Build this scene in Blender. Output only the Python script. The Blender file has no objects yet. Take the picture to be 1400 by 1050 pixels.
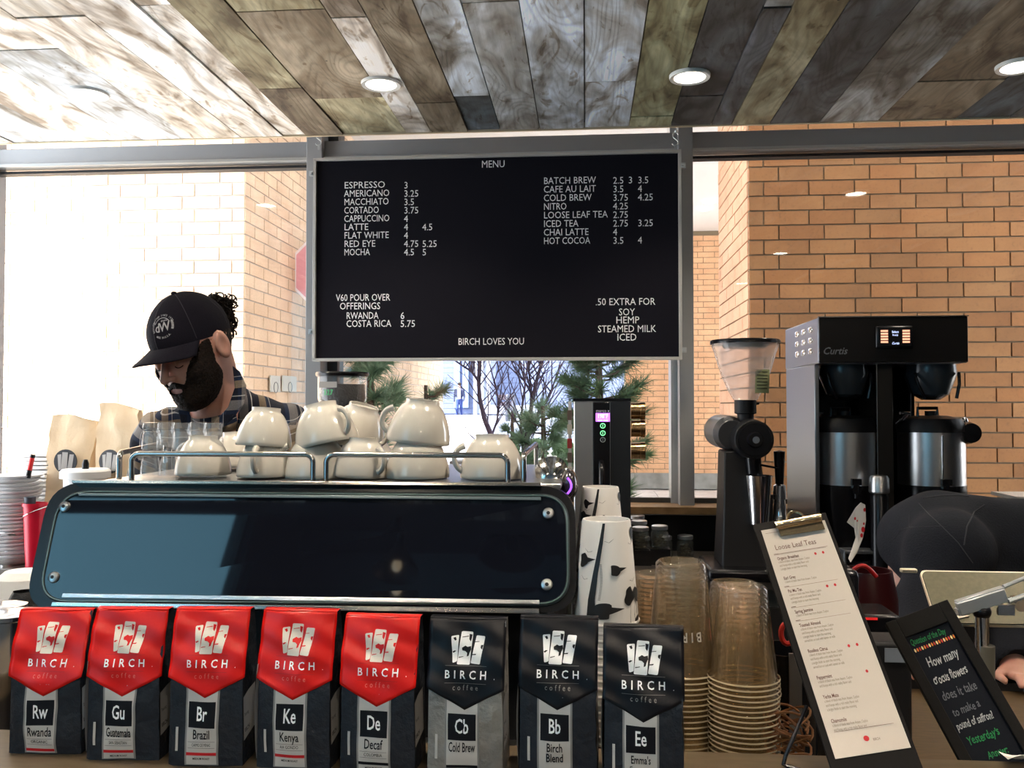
import bpy, bmesh, math, random
import numpy as np
from mathutils import Vector, Matrix, noise
random.seed(7)
R = math.radians
SC = bpy.context.scene
COL = SC.collection
# ---------------------------------------------------------------- camera
F = 1210.0
CAMZ = 1.5
YAW = math.atan(100 / F); PITCH = math.atan(30 / F)
cd = bpy.data.cameras.new('camera'); cam = bpy.data.objects.new('camera', cd); COL.objects.link(cam)
cam.location = (0, 0, CAMZ); cam.rotation_euler = (R(90) + PITCH, 0, YAW)
cd.sensor_width = 36; cd.lens = F / 1400 * 36; cd.clip_start = .02; cd.clip_end = 300
SC.camera = cam
CR = cam.rotation_euler.to_matrix()
# ---------------------------------------------------------------- light and exposure
SC.view_settings.view_transform = 'Standard'; SC.view_settings.look = 'None'
SC.view_settings.gamma = 1; SC.view_settings.use_curve_mapping = False
SC.view_settings.exposure = 0.55
SC.cycles.transparent_max_bounces = 40; SC.cycles.max_bounces = 10; SC.cycles.diffuse_bounces = 4
SC.cycles.glossy_bounces = 4; SC.cycles.transmission_bounces = 6
SC.cycles.caustics_reflective = False; SC.cycles.caustics_refractive = False
SC.cycles.sample_clamp_indirect = 6
SC.cycles.use_denoising = True
wd = bpy.data.worlds.new('sky'); SC.world = wd; wd.use_nodes = True
bgn = wd.node_tree.nodes['Background']; bgn.inputs[0].default_value = (.86, .93, 1, 1); bgn.inputs[1].default_value = 4.5
sl = bpy.data.lights.new('sun', 'SUN'); sl.energy = 30; sl.angle = R(.6); sl.color = (1, .95, .87)
sun = bpy.data.objects.new('sun', sl); COL.objects.link(sun)
sun.rotation_euler = Vector((.5, .3, -.825)).to_track_quat('-Z', 'Y').to_euler()

def ray(px, py):
    return CR @ Vector(((px - 700) / F, (525 - py) / F, -1))
def W(px, py, Y):
    d = ray(px, py); t = Y / d.y
    return Vector((d.x * t, Y, CAMZ + d.z * t))
def WZ(px, py, z):
    d = ray(px, py); t = (z - CAMZ) / d.z
    return Vector((d.x * t, d.y * t, z))
def sx(n, Y): return n * Y / F
def XX(px, Y, py=555): return W(px, py, Y).x
def ZZ(py, Y, px=800): return W(px, py, Y).z

# ---------------------------------------------------------------- materials
MC = {}
def nn(nt, t, **kw):
    n = nt.nodes.new(t)
    for k, v in kw.items():
        if k[0] == '_': n.inputs[k[1:]].default_value = v
        else: setattr(n, k, v)
    return n
def c4(c): return (c[0], c[1], c[2], 1)
def srgb(r, g, b):
    f = lambda v: (v / 255 / 12.92) if v / 255 <= .04045 else ((v / 255 + .055) / 1.055) ** 2.4
    return (f(r), f(g), f(b))
def mat(name, col, rough=.5, metal=0., spec=.5, var=None, bump=None, coat=0, emit=None, alpha=None, sheen=0, trans=0, stretch=None, objcol=False, sss=0):
    """var=(scale, other colour, contrast)  bump=(scale,strength)"""
    if name in MC: return MC[name]
    m = bpy.data.materials.new(name); m.use_nodes = True; nt = m.node_tree
    b = nt.nodes['Principled BSDF']
    b.inputs['Base Color'].default_value = c4(col); b.inputs['Roughness'].default_value = rough
    b.inputs['Metallic'].default_value = metal; b.inputs['Specular IOR Level'].default_value = spec
    b.inputs['Coat Weight'].default_value = coat; b.inputs['Transmission Weight'].default_value = trans
    b.inputs['Sheen Weight'].default_value = sheen
    if sss: b.inputs['Subsurface Weight'].default_value = sss; b.inputs['Subsurface Scale'].default_value = .01
    if alpha is not None: b.inputs['Alpha'].default_value = alpha
    if emit: b.inputs['Emission Color'].default_value = c4(emit[0]); b.inputs['Emission Strength'].default_value = emit[1]
    if var or bump:
        tc = nn(nt, 'ShaderNodeTexCoord'); mp = nn(nt, 'ShaderNodeMapping')
        nt.links.new(tc.outputs['Object'], mp.inputs[0])
        if stretch: mp.inputs['Scale'].default_value = stretch
    if var:
        n = nn(nt, 'ShaderNodeTexNoise', _Scale=var[0], _Detail=6.); nt.links.new(mp.outputs[0], n.inputs['Vector'])
        rp = nn(nt, 'ShaderNodeValToRGB'); k = var[2] if len(var) > 2 else .2
        rp.color_ramp.elements[0].position = .5 - k; rp.color_ramp.elements[1].position = .5 + k
        rp.color_ramp.elements[0].color = c4(col); rp.color_ramp.elements[1].color = c4(var[1])
        nt.links.new(n.outputs['Fac'], rp.inputs[0]); nt.links.new(rp.outputs[0], b.inputs['Base Color'])
    if bump:
        n = nn(nt, 'ShaderNodeTexNoise', _Scale=bump[0], _Detail=5.); nt.links.new(mp.outputs[0], n.inputs['Vector'])
        bp = nn(nt, 'ShaderNodeBump', _Strength=bump[1], _Distance=.01)
        nt.links.new(n.outputs['Fac'], bp.inputs['Height']); nt.links.new(bp.outputs[0], b.inputs['Normal'])
    MC[name] = m
    return m
def glassy(name, tint=(1, 1, 1), ior=1.5, body=None, bodyfac=0., rough=0.0):
    """thin clear sheet: transparent with fresnel reflection and a little body"""
    m = bpy.data.materials.new(name); m.use_nodes = True; nt = m.node_tree; nt.nodes.clear()
    o = nn(nt, 'ShaderNodeOutputMaterial'); t = nn(nt, 'ShaderNodeBsdfTransparent', _Color=c4(tint))
    g = nn(nt, 'ShaderNodeBsdfGlossy', _Roughness=rough); f = nn(nt, 'ShaderNodeFresnel'); gq = nn(nt, 'ShaderNodeNewGeometry'); mr_ = nn(nt, 'ShaderNodeMapRange')
    mr_.inputs['To Min'].default_value = ior; mr_.inputs['To Max'].default_value = 1 / ior; nt.links.new(gq.outputs['Backfacing'], mr_.inputs['Value']); nt.links.new(mr_.outputs[0], f.inputs['IOR'])
    mx = nn(nt, 'ShaderNodeMixShader'); nt.links.new(f.outputs[0], mx.inputs[0])
    src = t.outputs[0]
    if body:
        d = nn(nt, 'ShaderNodeBsdfDiffuse', _Color=c4(body)); m2 = nn(nt, 'ShaderNodeMixShader', _Fac=bodyfac)
        nt.links.new(t.outputs[0], m2.inputs[1]); nt.links.new(d.outputs[0], m2.inputs[2]); src = m2.outputs[0]
    nt.links.new(src, mx.inputs[1]); nt.links.new(g.outputs[0], mx.inputs[2]); nt.links.new(mx.outputs[0], o.inputs[0])
    MC[name] = m
    return m
def objcol_mat(name, rough, build, bump=.3):
    """material whose base colour is the object's own colour times procedural relief/stain"""
    m = bpy.data.materials.new(name); m.use_nodes = True; nt = m.node_tree; b = nt.nodes['Principled BSDF']
    b.inputs['Roughness'].default_value = rough
    oi = nn(nt, 'ShaderNodeObjectInfo'); geo = nn(nt, 'ShaderNodeNewGeometry')
    fac, hgt, stain = build(nt, geo, oi)
    mx = nn(nt, 'ShaderNodeMix', data_type='RGBA', blend_type='MULTIPLY'); mx.inputs['Factor'].default_value = 1
    nt.links.new(oi.outputs['Color'], mx.inputs['A']); nt.links.new(fac, mx.inputs['B'])
    nt.links.new(mx.outputs['Result'], b.inputs['Base Color'])
    bp = nn(nt, 'ShaderNodeBump', _Strength=bump, _Distance=.004); nt.links.new(hgt, bp.inputs['Height'])
    nt.links.new(bp.outputs[0], b.inputs['Normal'])
    MC[name] = m
    return m
def ramp(nt, src, stops):
    r = nn(nt, 'ShaderNodeValToRGB'); el = r.color_ramp.elements
    while len(el) < len(stops): el.new(.5)
    for e, (p, c) in zip(el, stops): e.position = p; e.color = c4(c if isinstance(c, tuple) else (c, c, c))
    nt.links.new(src, r.inputs[0]); return r.outputs[0]
def mulc(nt, a, b, t='MULTIPLY', f=1.):
    mx = nn(nt, 'ShaderNodeMix', data_type='RGBA', blend_type=t); mx.inputs['Factor'].default_value = f
    nt.links.new(a, mx.inputs['A']); nt.links.new(b, mx.inputs['B']); return mx.outputs['Result']

def _plank(nt, geo, oi):
    # each board gets its own patch of the wood: the position is shifted by the board's random number
    va = nn(nt, 'ShaderNodeVectorMath', operation='ADD'); sc = nn(nt, 'ShaderNodeVectorMath', operation='SCALE')
    sc.inputs[0].default_value = (13, 29, 37); nt.links.new(oi.outputs['Random'], sc.inputs['Scale'])
    nt.links.new(geo.outputs['Position'], va.inputs[0]); nt.links.new(sc.outputs[0], va.inputs[1])
    def mapped(sx_, sy_):
        mp = nn(nt, 'ShaderNodeMapping'); mp.inputs['Scale'].default_value = (sx_, sy_, 1); nt.links.new(va.outputs[0], mp.inputs[0]); return mp.outputs[0]
    def noi(vec, sc_, det, dis=0.):
        n = nn(nt, 'ShaderNodeTexNoise', _Scale=sc_, _Detail=det, _Distortion=dis); nt.links.new(vec, n.inputs['Vector']); return n.outputs['Fac']
    # contour lines of a stretched noise field read as cathedral grain around knots
    field = noi(mapped(1, .22), 4.2, 1.5, .6)
    mu = nn(nt, 'ShaderNodeMath', operation='MULTIPLY'); mu.inputs[1].default_value = 130; nt.links.new(field, mu.inputs[0])
    si = nn(nt, 'ShaderNodeMath', operation='SINE'); nt.links.new(mu.outputs[0], si.inputs[0])
    ma = nn(nt, 'ShaderNodeMath', operation='MULTIPLY_ADD'); ma.inputs[1].default_value = .5; ma.inputs[2].default_value = .5; nt.links.new(si.outputs[0], ma.inputs[0])
    lines = ramp(nt, ma.outputs[0], [(0, .80), (.35, .98), (1, 1.04)])
    patch = ramp(nt, noi(mapped(1, .34), 7., 9., 1.6), [(.34, (.36, .29, .22)), (.45, (.80, .74, .66)), (.55, (1.08, 1.07, 1.04)), (.68, (1.65, 1.68, 1.72))])
    soft = ramp(nt, noi(mapped(1, .5), 2.2, 4., .5), [(.36, (.62, .58, .52)), (.5, (1., 1., 1.)), (.66, (1.30, 1.33, 1.38))])
    fine = ramp(nt, noi(mapped(1, .06), 150., 3.), [(.3, .88), (.6, 1.03)])
    stain = ramp(nt, noi(mapped(1, .3), 12., 6., 2.5), [(.60, (1., 1., 1.)), (.68, (.55, .48, .40))])
    kn = nn(nt, 'ShaderNodeTexVoronoi', _Scale=2.6); nt.links.new(mapped(1.8, .7), kn.inputs['Vector'])
    knot = ramp(nt, kn.outputs['Distance'], [(0, (.20, .15, .12)), (.03, (.5, .42, .36)), (.06, (1.2, 1.15, 1.1)), (.10, 1.)])
    nl = nn(nt, 'ShaderNodeTexVoronoi', _Scale=9.); nt.links.new(va.outputs[0], nl.inputs['Vector'])
    nail = ramp(nt, nl.outputs['Distance'], [(0, .06), (.028, .10), (.034, 1.)])
    s = lines
    for q in (patch, soft, fine, stain, knot, nail): s = mulc(nt, s, q)
    return s, mulc(nt, lines, fine), None
PLANK = objcol_mat('weathered_wood', .75, _plank, .35)
def _brick(nt, geo, oi):
    n = nn(nt, 'ShaderNodeTexNoise', _Scale=60., _Detail=6.); nt.links.new(geo.outputs['Position'], n.inputs['Vector'])
    n2 = nn(nt, 'ShaderNodeTexNoise', _Scale=3., _Detail=3.); nt.links.new(geo.outputs['Position'], n2.inputs['Vector'])
    a = ramp(nt, n.outputs['Fac'], [(.28, .80), (.42, 1.), (.7, 1.06)])
    b = ramp(nt, n2.outputs['Fac'], [(.35, (.9, .86, .82)), (.65, (1.06, 1.06, 1.05))])
    s = mulc(nt, a, b)
    return s, a, None
BRICK = objcol_mat('brick_clay', .85, _brick, .5)

# ---------------------------------------------------------------- mesh builder
class MB:
    def __init__(s): s.v = []; s.f = []; s.m = []
    def add(s, vs, fs, mi=0):
        o = len(s.v); s.v.extend([tuple(v) for v in vs]); s.f.extend([tuple(i + o for i in f) for f in fs]); s.m.extend([mi] * len(fs)); return s
    def box(s, c, d, mi=0, M=None):
        x, y, z = d[0] / 2, d[1] / 2, d[2] / 2
        vs = [Vector((a * x, b * y, e * z)) for a in (-1, 1) for b in (-1, 1) for e in (-1, 1)]
        if M is not None: vs = [M @ v for v in vs]
        vs = [v + Vector(c) for v in vs]
        return s.add(vs, [(0, 1, 3, 2), (4, 6, 7, 5), (0, 4, 5, 1), (2, 3, 7, 6), (0, 2, 6, 4), (1, 5, 7, 3)], mi)
    def lathe(s, prof, n=32, c=(0, 0, 0), M=None, mi=0, cap=True):
        vs = []; fs = []; k = len(prof)
        for (r, z) in prof:
            for i in range(n):
                a = 2 * math.pi * i / n; vs.append(Vector((r * math.cos(a), r * math.sin(a), z)))
        for j in range(k - 1):
            for i in range(n):
                i2 = (i + 1) % n; fs.append((j * n + i, j * n + i2, (j + 1) * n + i2, (j + 1) * n + i))
        if cap:
            if prof[0][0] > 1e-5: fs.append(tuple(range(n))[::-1])
            if prof[-1][0] > 1e-5: fs.append(tuple((k - 1) * n + i for i in range(n)))
        if M is not None: vs = [M @ v for v in vs]
        vs = [v + Vector(c) for v in vs]
        return s.add(vs, fs, mi)
    def cyl(s, p0, p1, r0, r1=None, n=20, mi=0):
        p0 = Vector(p0); p1 = Vector(p1); r1 = r0 if r1 is None else r1
        q = (p1 - p0).to_track_quat('Z', 'Y').to_matrix(); L = (p1 - p0).length
        return s.lathe([(r0, 0), (r1, L)], n, p0, q, mi)
    def tube(s, pts, r, n=8, mi=0, closed=False, caps=True):
        P = [Vector(p) for p in pts]; k = len(P); vs = []; fs = []
        rr = r if isinstance(r, (list, tuple)) else [r] * k
        up = None
        for i in range(k):
            a = P[(i - 1) % k] if (i or closed) else P[0]; b = P[(i + 1) % k] if (i < k - 1 or closed) else P[-1]
            t = (b - a).normalized()
            if up is None:
                up = Vector((0, 0, 1)) if abs(t.z) < .9 else Vector((1, 0, 0))
            u = (up - t * up.dot(t)).normalized(); w = t.cross(u); up = u
            for j in range(n):
                g = 2 * math.pi * j / n; vs.append(P[i] + (u * math.cos(g) + w * math.sin(g)) * rr[i])
        for i in range(k if closed else k - 1):
            i2 = (i + 1) % k
            for j in range(n):
                j2 = (j + 1) % n; fs.append((i * n + j, i * n + j2, i2 * n + j2, i2 * n + j))
        if caps and not closed: fs.append(tuple(range(n))[::-1]); fs.append(tuple((k - 1) * n + j for j in range(n)))
        return s.add(vs, fs, mi)
    def prism(s, poly, fa, fb, mi=0):
        """poly: list of 2D; fa, fb: maps 2D -> 3D for both faces"""
        n = len(poly); vs = [fa(*p) for p in poly] + [fb(*p) for p in poly]
        fs = [tuple(range(n))[::-1], tuple(range(n, 2 * n))] + [(i, (i + 1) % n, n + (i + 1) % n, n + i) for i in range(n)]
        return s.add(vs, fs, mi)
    def ell(s, c, r, nu=20, nv=12, mi=0, M=None):
        prof = [(max(math.sin(math.pi * j / nv), 1e-4), -math.cos(math.pi * j / nv)) for j in range(nv + 1)]
        S = Matrix.Diagonal(r if hasattr(r, '__len__') else (r, r, r))
        return s.lathe(prof, nu, c, (M @ S) if M is not None else S, mi, cap=False)
    def grid(s, fn, nu, nv, mi=0, cu=False):
        vs = [fn(i / nu, j / nv) for j in range(nv + 1) for i in range(nu + (0 if cu else 1))]
        w = nu if cu else nu + 1; fs = []
        for j in range(nv):
            for i in range(nu):
                i2 = (i + 1) % w if cu else i + 1
                fs.append((j * w + i, j * w + i2, (j + 1) * w + i2, (j + 1) * w + i))
        return s.add(vs, fs, mi)
    def poly(s, pts, fn, mi=0, sub=0):
        """flat/curved filled polygon, triangulated finely through bmesh, mapped by fn"""
        bm = bmesh.new(); vs = [bm.verts.new((p[0], p[1], 0)) for p in pts]; bm.faces.new(vs)
        bmesh.ops.triangulate(bm, faces=bm.faces[:])
        for _ in range(sub):
            bmesh.ops.subdivide_edges(bm, edges=bm.edges[:], cuts=1, use_grid_fill=True)
        bmesh.ops.triangulate(bm, faces=bm.faces[:])
        return s._bm(bm, fn, mi)
    def _bm(s, bm, fn, mi):
        bm.verts.index_update(); vs = [fn(v.co.x, v.co.y) for v in bm.verts]; fs = [tuple(v.index for v in f.verts) for f in bm.faces]
        bm.free(); return s.add(vs, fs, mi)
    def rect(s, x0, y0, x1, y1, fn, nx=1, ny=1, mi=0):
        return s.grid(lambda u, v: fn(x0 + (x1 - x0) * u, y0 + (y1 - y0) * v), nx, ny, mi)
    def text(s, t, size, fn, align='L', xs=.86, sp=0., bold=False, shear=0., mi=0, x=0., y=0., jit=0.):
        G = GLB if bold else GL
        w = sum(G[c][2] * xs + sp for c in t) - sp; w *= size
        x0 = x - (0 if align == 'L' else w / 2 if align == 'C' else w)
        for c in t:
            vs, fs, adv = G[c]; j = (random.uniform(-jit, jit) if jit else 0) * size; jr = random.uniform(-jit, jit) if jit else 0
            cr, sr = math.cos(jr), math.sin(jr)
            if vs:
                o = []
                for a, b in vs:
                    a2, b2 = a * cr - b * sr, a * sr + b * cr
                    o.append(fn(x0 + (a2 * xs + b2 * shear) * size, y + b2 * size + j))
                s.add(o, fs, mi)
            x0 += (adv * xs + sp) * size
        return s
    def build(s, name, m=None, parent=None, smooth=35, bevel=None, loc=None, sub=0, seg=2):
        me = bpy.data.meshes.new(name); me.from_pydata(s.v, [], s.f)
        for x in (m if isinstance(m, (list, tuple)) else [m]):
            if x is not None: me.materials.append(x)
        if any(s.m): me.polygons.foreach_set('material_index', s.m)
        if smooth:
            me.polygons.foreach_set('use_smooth', [True] * len(s.f)); me.set_sharp_from_angle(angle=R(smooth))
        me.update()
        o = bpy.data.objects.new(name, me); COL.objects.link(o)
        if parent is not None: o.parent = parent
        if loc is not None: o.location = loc
        if bevel:
            b = o.modifiers.new('bevel', 'BEVEL'); b.width = bevel; b.segments = seg; b.limit_method = 'ANGLE'; b.angle_limit = R(40)
        if sub:
            q = o.modifiers.new('sub', 'SUBSURF'); q.levels = sub; q.render_levels = sub
        return o
def fixnormals(o):
    bm = bmesh.new(); bm.from_mesh(o.data); bmesh.ops.recalc_face_normals(bm, faces=bm.faces[:]); bm.to_mesh(o.data); bm.free(); return o

def tag(o, label=None, cat=None, group=None, kind=None):
    if label: o['label'] = label
    if cat: o['category'] = cat
    if group: o['group'] = group
    if kind: o['kind'] = kind
    return o
def thing(name, label, cat, loc=(0, 0, 0), rz=0, group=None):
    o = bpy.data.objects.new(name, None); COL.objects.link(o); o.location = loc; o.rotation_euler = (0, 0, rz)
    o.empty_display_size = .05
    return tag(o, label, cat, group)
def struct(name, mb, m, bevel=None, **kw):
    o = mb.build(name, m, bevel=bevel, **kw); o['kind'] = 'structure'; return o
def copy_tree(root, loc, rz=None, label=None, M=None):
    r = root.copy(); COL.objects.link(r)
    r.location = loc
    if rz is not None: r.rotation_euler = (0, 0, rz)
    if M is not None: r.rotation_euler = M
    if label: r['label'] = label
    for ch in list(root.children):
        c = ch.copy(); COL.objects.link(c); c.parent = r
        for g in ch.children:
            d = g.copy(); COL.objects.link(d); d.parent = c
    return r

# ---------------------------------------------------------------- lettering: one outline per character
def make_glyphs(offset):
    chars = ''.join(chr(i) for i in range(33, 127)) + '°ﬀ'.replace('ﬀ', '')
    obs = []
    def co(t):
        cu = bpy.data.curves.new('g', 'FONT'); cu.body = t; cu.size = 1; cu.offset = offset; cu.resolution_u = 2
        o = bpy.data.objects.new('g', cu); COL.objects.link(o); return o
    for c in chars: obs.append((c, co(c), co('H' + c + 'H')))
    hh = co('HH'); dg = bpy.context.evaluated_depsgraph_get(); dg.update()
    W0 = hh.evaluated_get(dg).dimensions.x; G = {}
    for c, o, o2 in obs:
        me = bpy.data.meshes.new_from_object(o.evaluated_get(dg))
        vs = [(v.co.x, v.co.y) for v in me.vertices]; fs = [tuple(p.vertices) for p in me.polygons]
        G[c] = (vs, fs, o2.evaluated_get(dg).dimensions.x - W0)
        bpy.data.meshes.remove(me)
    for c, o, o2 in obs:
        for q in (o, o2): d = q.data; bpy.data.objects.remove(q); bpy.data.curves.remove(d)
    d = hh.data; bpy.data.objects.remove(hh); bpy.data.curves.remove(d)
    G[' '] = ([], [], .3)
    return G
GL = make_glyphs(0.); GLB = make_glyphs(.014)

# ---------------------------------------------------------------- surface nets for organic forms
def nets(fn, xs, ys, zs):
    X, Y, Z = np.meshgrid(xs, ys, zs, indexing='ij'); V = fn(X, Y, Z).astype(np.float32)
    nx, ny, nz = V.shape; S = V < 0
    acc = np.zeros((nx - 1, ny - 1, nz - 1, 3), np.float32); cnt = np.zeros((nx - 1, ny - 1, nz - 1), np.float32)
    for ax in range(3):
        sl0 = [slice(None)] * 3; sl1 = [slice(None)] * 3; sl0[ax] = slice(0, -1); sl1[ax] = slice(1, None)
        a, b = V[tuple(sl0)], V[tuple(sl1)]; cr = (a < 0) != (b < 0)
        t = np.where(cr, a / np.where(a == b, 1, a - b), 0)
        P = [X[tuple(sl0)], Y[tuple(sl0)], Z[tuple(sl0)]]; Q = [X[tuple(sl1)], Y[tuple(sl1)], Z[tuple(sl1)]]
        pt = np.stack([p + (q - p) * t for p, q in zip(P, Q)], -1)
        o = [i for i in range(3) if i != ax]
        for i in (0, 1):
            for j in (0, 1):
                s = [slice(None)] * 3
                s[o[0]] = slice(i, V.shape[o[0]] - 1 + i); s[o[1]] = slice(j, V.shape[o[1]] - 1 + j)
                c = cr[tuple(s)]; acc += pt[tuple(s)] * c[..., None]; cnt += c
    use = cnt > 0; idx = -np.ones(use.shape, np.int64); idx[use] = np.arange(use.sum())
    verts = acc[use] / cnt[use][:, None]; quads = []
    for ax in range(3):
        o = [i for i in range(3) if i != ax]
        s0 = [slice(1, -1)] * 3; s1 = [slice(1, -1)] * 3; s0[ax] = slice(0, -1); s1[ax] = slice(1, None)
        a = S[tuple(s0)]; b = S[tuple(s1)]; e = np.argwhere(a != b)
        if not len(e): continue
        g = e.copy(); g[:, o[0]] += 1; g[:, o[1]] += 1
        def at(d0, d1):
            k = g.copy(); k[:, o[0]] += d0; k[:, o[1]] += d1; return idx[k[:, 0], k[:, 1], k[:, 2]]
        q = np.stack([at(-1, -1), at(0, -1), at(0, 0), at(-1, 0)], 1)
        fl = a[a != b]
        if ax == 1: fl = ~fl
        q[~fl] = q[~fl][:, ::-1]; quads.append(q)
    q = np.concatenate(quads); q = q[(q >= 0).all(1)]
    return verts, q
def sU(a, b, k):
    h = np.clip(.5 + .5 * (b - a) / k, 0, 1); return b + (a - b) * h - k * h * (1 - h)
def sSub(a, b, k): return -sU(-a, b, k)
def capsule(P, a, b, r0, r1=None):
    r1 = r0 if r1 is None else r1; a = np.array(a, np.float32); b = np.array(b, np.float32); ab = b - a
    d = [P[i] - a[i] for i in range(3)]; h = np.clip((d[0] * ab[0] + d[1] * ab[1] + d[2] * ab[2]) / (ab @ ab), 0, 1)
    return np.sqrt(sum((d[i] - ab[i] * h) ** 2 for i in range(3))) - (r0 + (r1 - r0) * h)
def ellip(P, c, r):
    q = [(P[i] - c[i]) / r[i] for i in range(3)]; k = np.sqrt(sum(a * a for a in q)); k2 = np.sqrt(sum((a / r[i]) ** 2 for i, a in enumerate(q))) + 1e-6
    return k * (k - 1) / k2
def meshobj(name, vq, m, parent=None, mi=None, smooth=True):
    v, q = vq; me = bpy.data.meshes.new(name); me.vertices.add(len(v)); me.vertices.foreach_set('co', np.asarray(v, np.float32).ravel())
    me.loops.add(q.size); me.loops.foreach_set('vertex_index', q.ravel().astype(np.int32)); me.polygons.add(len(q))
    me.polygons.foreach_set('loop_start', np.arange(0, q.size, 4, dtype=np.int32)); me.update(calc_edges=True); me.validate()
    for x in (m if isinstance(m, (list, tuple)) else [m]): me.materials.append(x)
    me.polygons.foreach_set('use_smooth', [smooth] * len(me.polygons))
    if mi is not None: me.polygons.foreach_set('material_index', mi.astype(np.int32))
    o = bpy.data.objects.new(name, me); COL.objects.link(o)
    if parent is not None: o.parent = parent
    return fixnormals(o)
def seg(a, b, fine, h): return list(np.arange(a, b, h))
def axis(lo, hi, f0, f1, hf, hc):
    a = list(np.arange(lo, f0, hc)) + list(np.arange(f0, f1, hf)) + list(np.arange(f1, hi, hc)); return np.array(a, np.float32)
# ================================================================ THE SETTING
CZ = 2.6; WY = 3.78
m_frame = mat('grey_aluminium', srgb(158, 160, 163), .45, .3)
m_framedk = mat('dark_aluminium', srgb(62, 62, 62), .5, .3)
m_gasket = mat('black_gasket', (.01, .01, .012), .6)
m_alu = mat('bright_aluminium', srgb(190, 196, 200), .3, .6)
GLASS = glassy('window_glass', (1, 1, 1), 1.5)
m_paint = mat('pale_wall_paint', srgb(190, 195, 198), .8, bump=(60, .05))
m_darkwall = mat('dark_wall_paint', srgb(52, 52, 56), .8, bump=(60, .05))
m_floor = mat('floor_tiles', srgb(92, 86, 80), .45, var=(3, srgb(70, 66, 62)))
m_white = mat('white_plaster', srgb(235, 235, 235), .8, bump=(40, .03))
struct('floor', MB().box((.5, -.75, -.05), (7.2, 9.3, .1)), m_floor)
struct('wall_left', MB().box((-3.1, .4, 2.75), (.2, 3.2, 5.5)).box((-3.1, -3.35, .45), (.2, 4.3, .9)).box((-3.1, -3.35, 5.45), (.2, 4.3, .1)).box((-3.1, -4.9, 3.15), (.2, 1.2, 4.5)), m_darkwall)
wl_ = struct('window_5', MB().box((-3.1, -2.75, 3.15), (.006, 3.1, 4.5)), glassy('teal_tinted_glass', (.42, .62, .70), 1.5))
for k in range(2): MB().box((-3.1, -4.28 + k * 3.06, 3.15), (.08, .05, 4.5)).build('window_frame', m_framedk, wl_)
struct('wall_right', MB().box((4.1, -.75, 2.75), (.2, 9.3, 5.5)), m_darkwall)
struct('wall_back', MB().box((.5, -5.5, 2.75), (7.4, .1, 5.5)), mat('grey_wall_paint', srgb(120, 126, 134), .8))
struct('ceiling_main', MB().box((.5, -3.2, 5.55), (7.4, 5., .1)), m_darkwall)
# roof mass above the bar that the wooden ceiling hangs from
struct('ceiling_roof', MB().box((.5, 1.55, 3.6), (7.4, 4.3, .5)).box((.5, 3.9, 3.75), (7.4, .5, .8)), m_white)
struct('wall_bulkhead', MB().box((.5, -.66, 4.06), (7.4, .1, 2.9)), m_darkwall)
# ceiling backing with its planks as separate boards
ceil = struct('ceiling', MB().box((.3, 1.44, CZ + .05), (6.8, 4.08, .06)), mat('dark_backing', (.02, .018, .015), .9))
EDGE = 3.49
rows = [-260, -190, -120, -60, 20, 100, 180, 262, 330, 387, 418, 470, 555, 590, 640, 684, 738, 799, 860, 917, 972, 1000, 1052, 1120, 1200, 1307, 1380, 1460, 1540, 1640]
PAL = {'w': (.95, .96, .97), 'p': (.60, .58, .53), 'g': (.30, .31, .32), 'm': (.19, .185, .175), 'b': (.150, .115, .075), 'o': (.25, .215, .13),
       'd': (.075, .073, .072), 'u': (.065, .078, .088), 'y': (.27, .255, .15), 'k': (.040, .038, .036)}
seq = 'wwpwgwgpppbopbumggyddodmbudmdd'  # mixed wood tones, with window glare painted in as paler boards at left
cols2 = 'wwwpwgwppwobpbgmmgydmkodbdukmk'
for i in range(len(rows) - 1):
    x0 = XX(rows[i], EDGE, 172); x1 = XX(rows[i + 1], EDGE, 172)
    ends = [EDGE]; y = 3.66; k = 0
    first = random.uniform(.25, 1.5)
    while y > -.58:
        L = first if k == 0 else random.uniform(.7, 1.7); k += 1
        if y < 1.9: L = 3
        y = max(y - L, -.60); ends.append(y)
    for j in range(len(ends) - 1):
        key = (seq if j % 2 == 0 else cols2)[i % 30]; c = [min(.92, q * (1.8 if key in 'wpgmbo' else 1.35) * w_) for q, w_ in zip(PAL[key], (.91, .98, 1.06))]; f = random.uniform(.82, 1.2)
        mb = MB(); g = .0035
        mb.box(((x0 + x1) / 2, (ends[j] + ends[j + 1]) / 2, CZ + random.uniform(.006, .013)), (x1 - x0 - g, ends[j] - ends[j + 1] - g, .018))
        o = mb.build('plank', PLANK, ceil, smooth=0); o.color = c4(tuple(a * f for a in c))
struct('trim_1', MB().box((.3, EDGE + .008, CZ + .014), (6.8, .012, .035)), mat('pale_wood_edge', srgb(214, 196, 165), .6))

# window wall: mullions, headers, sill, glass
HB = ZZ(205, WY)           # underside of the header
def vbar(px0, px1, y0, y1, name, m, zb=1.06, zt=3.3, parts=()):
    a = XX(px0, y0); b = XX(px1, y0)
    mb = MB().box(((a + b) / 2, (y0 + y1) / 2, (zb + zt) / 2), (b - a, y1 - y0, zt - zb))
    return struct(name, mb, m, bevel=.002)
vbar(-62, -28, 3.70, 3.86, 'trim_2', m_frame)
vbar(417, 438, 3.70, 3.86, 'trim_3', m_frame)
vbar(439, 461, 3.80, 3.90, 'trim_4', m_framedk)
vbar(929, 949, 3.70, 3.86, 'trim_5', m_frame)
vbar(917, 927, 3.78, 3.88, 'trim_6', m_alu)
vbar(1560, 1585, 3.70, 3.86, 'trim_7', m_frame)
zt = ZZ(184, 3.74); zb = ZZ(207, 3.74)
mb = MB().box((.3, 3.77, (zt + zb) / 2), (6.6, .06, zt - zb)); struct('trim_8', mb, m_frame, bevel=.003)
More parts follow.
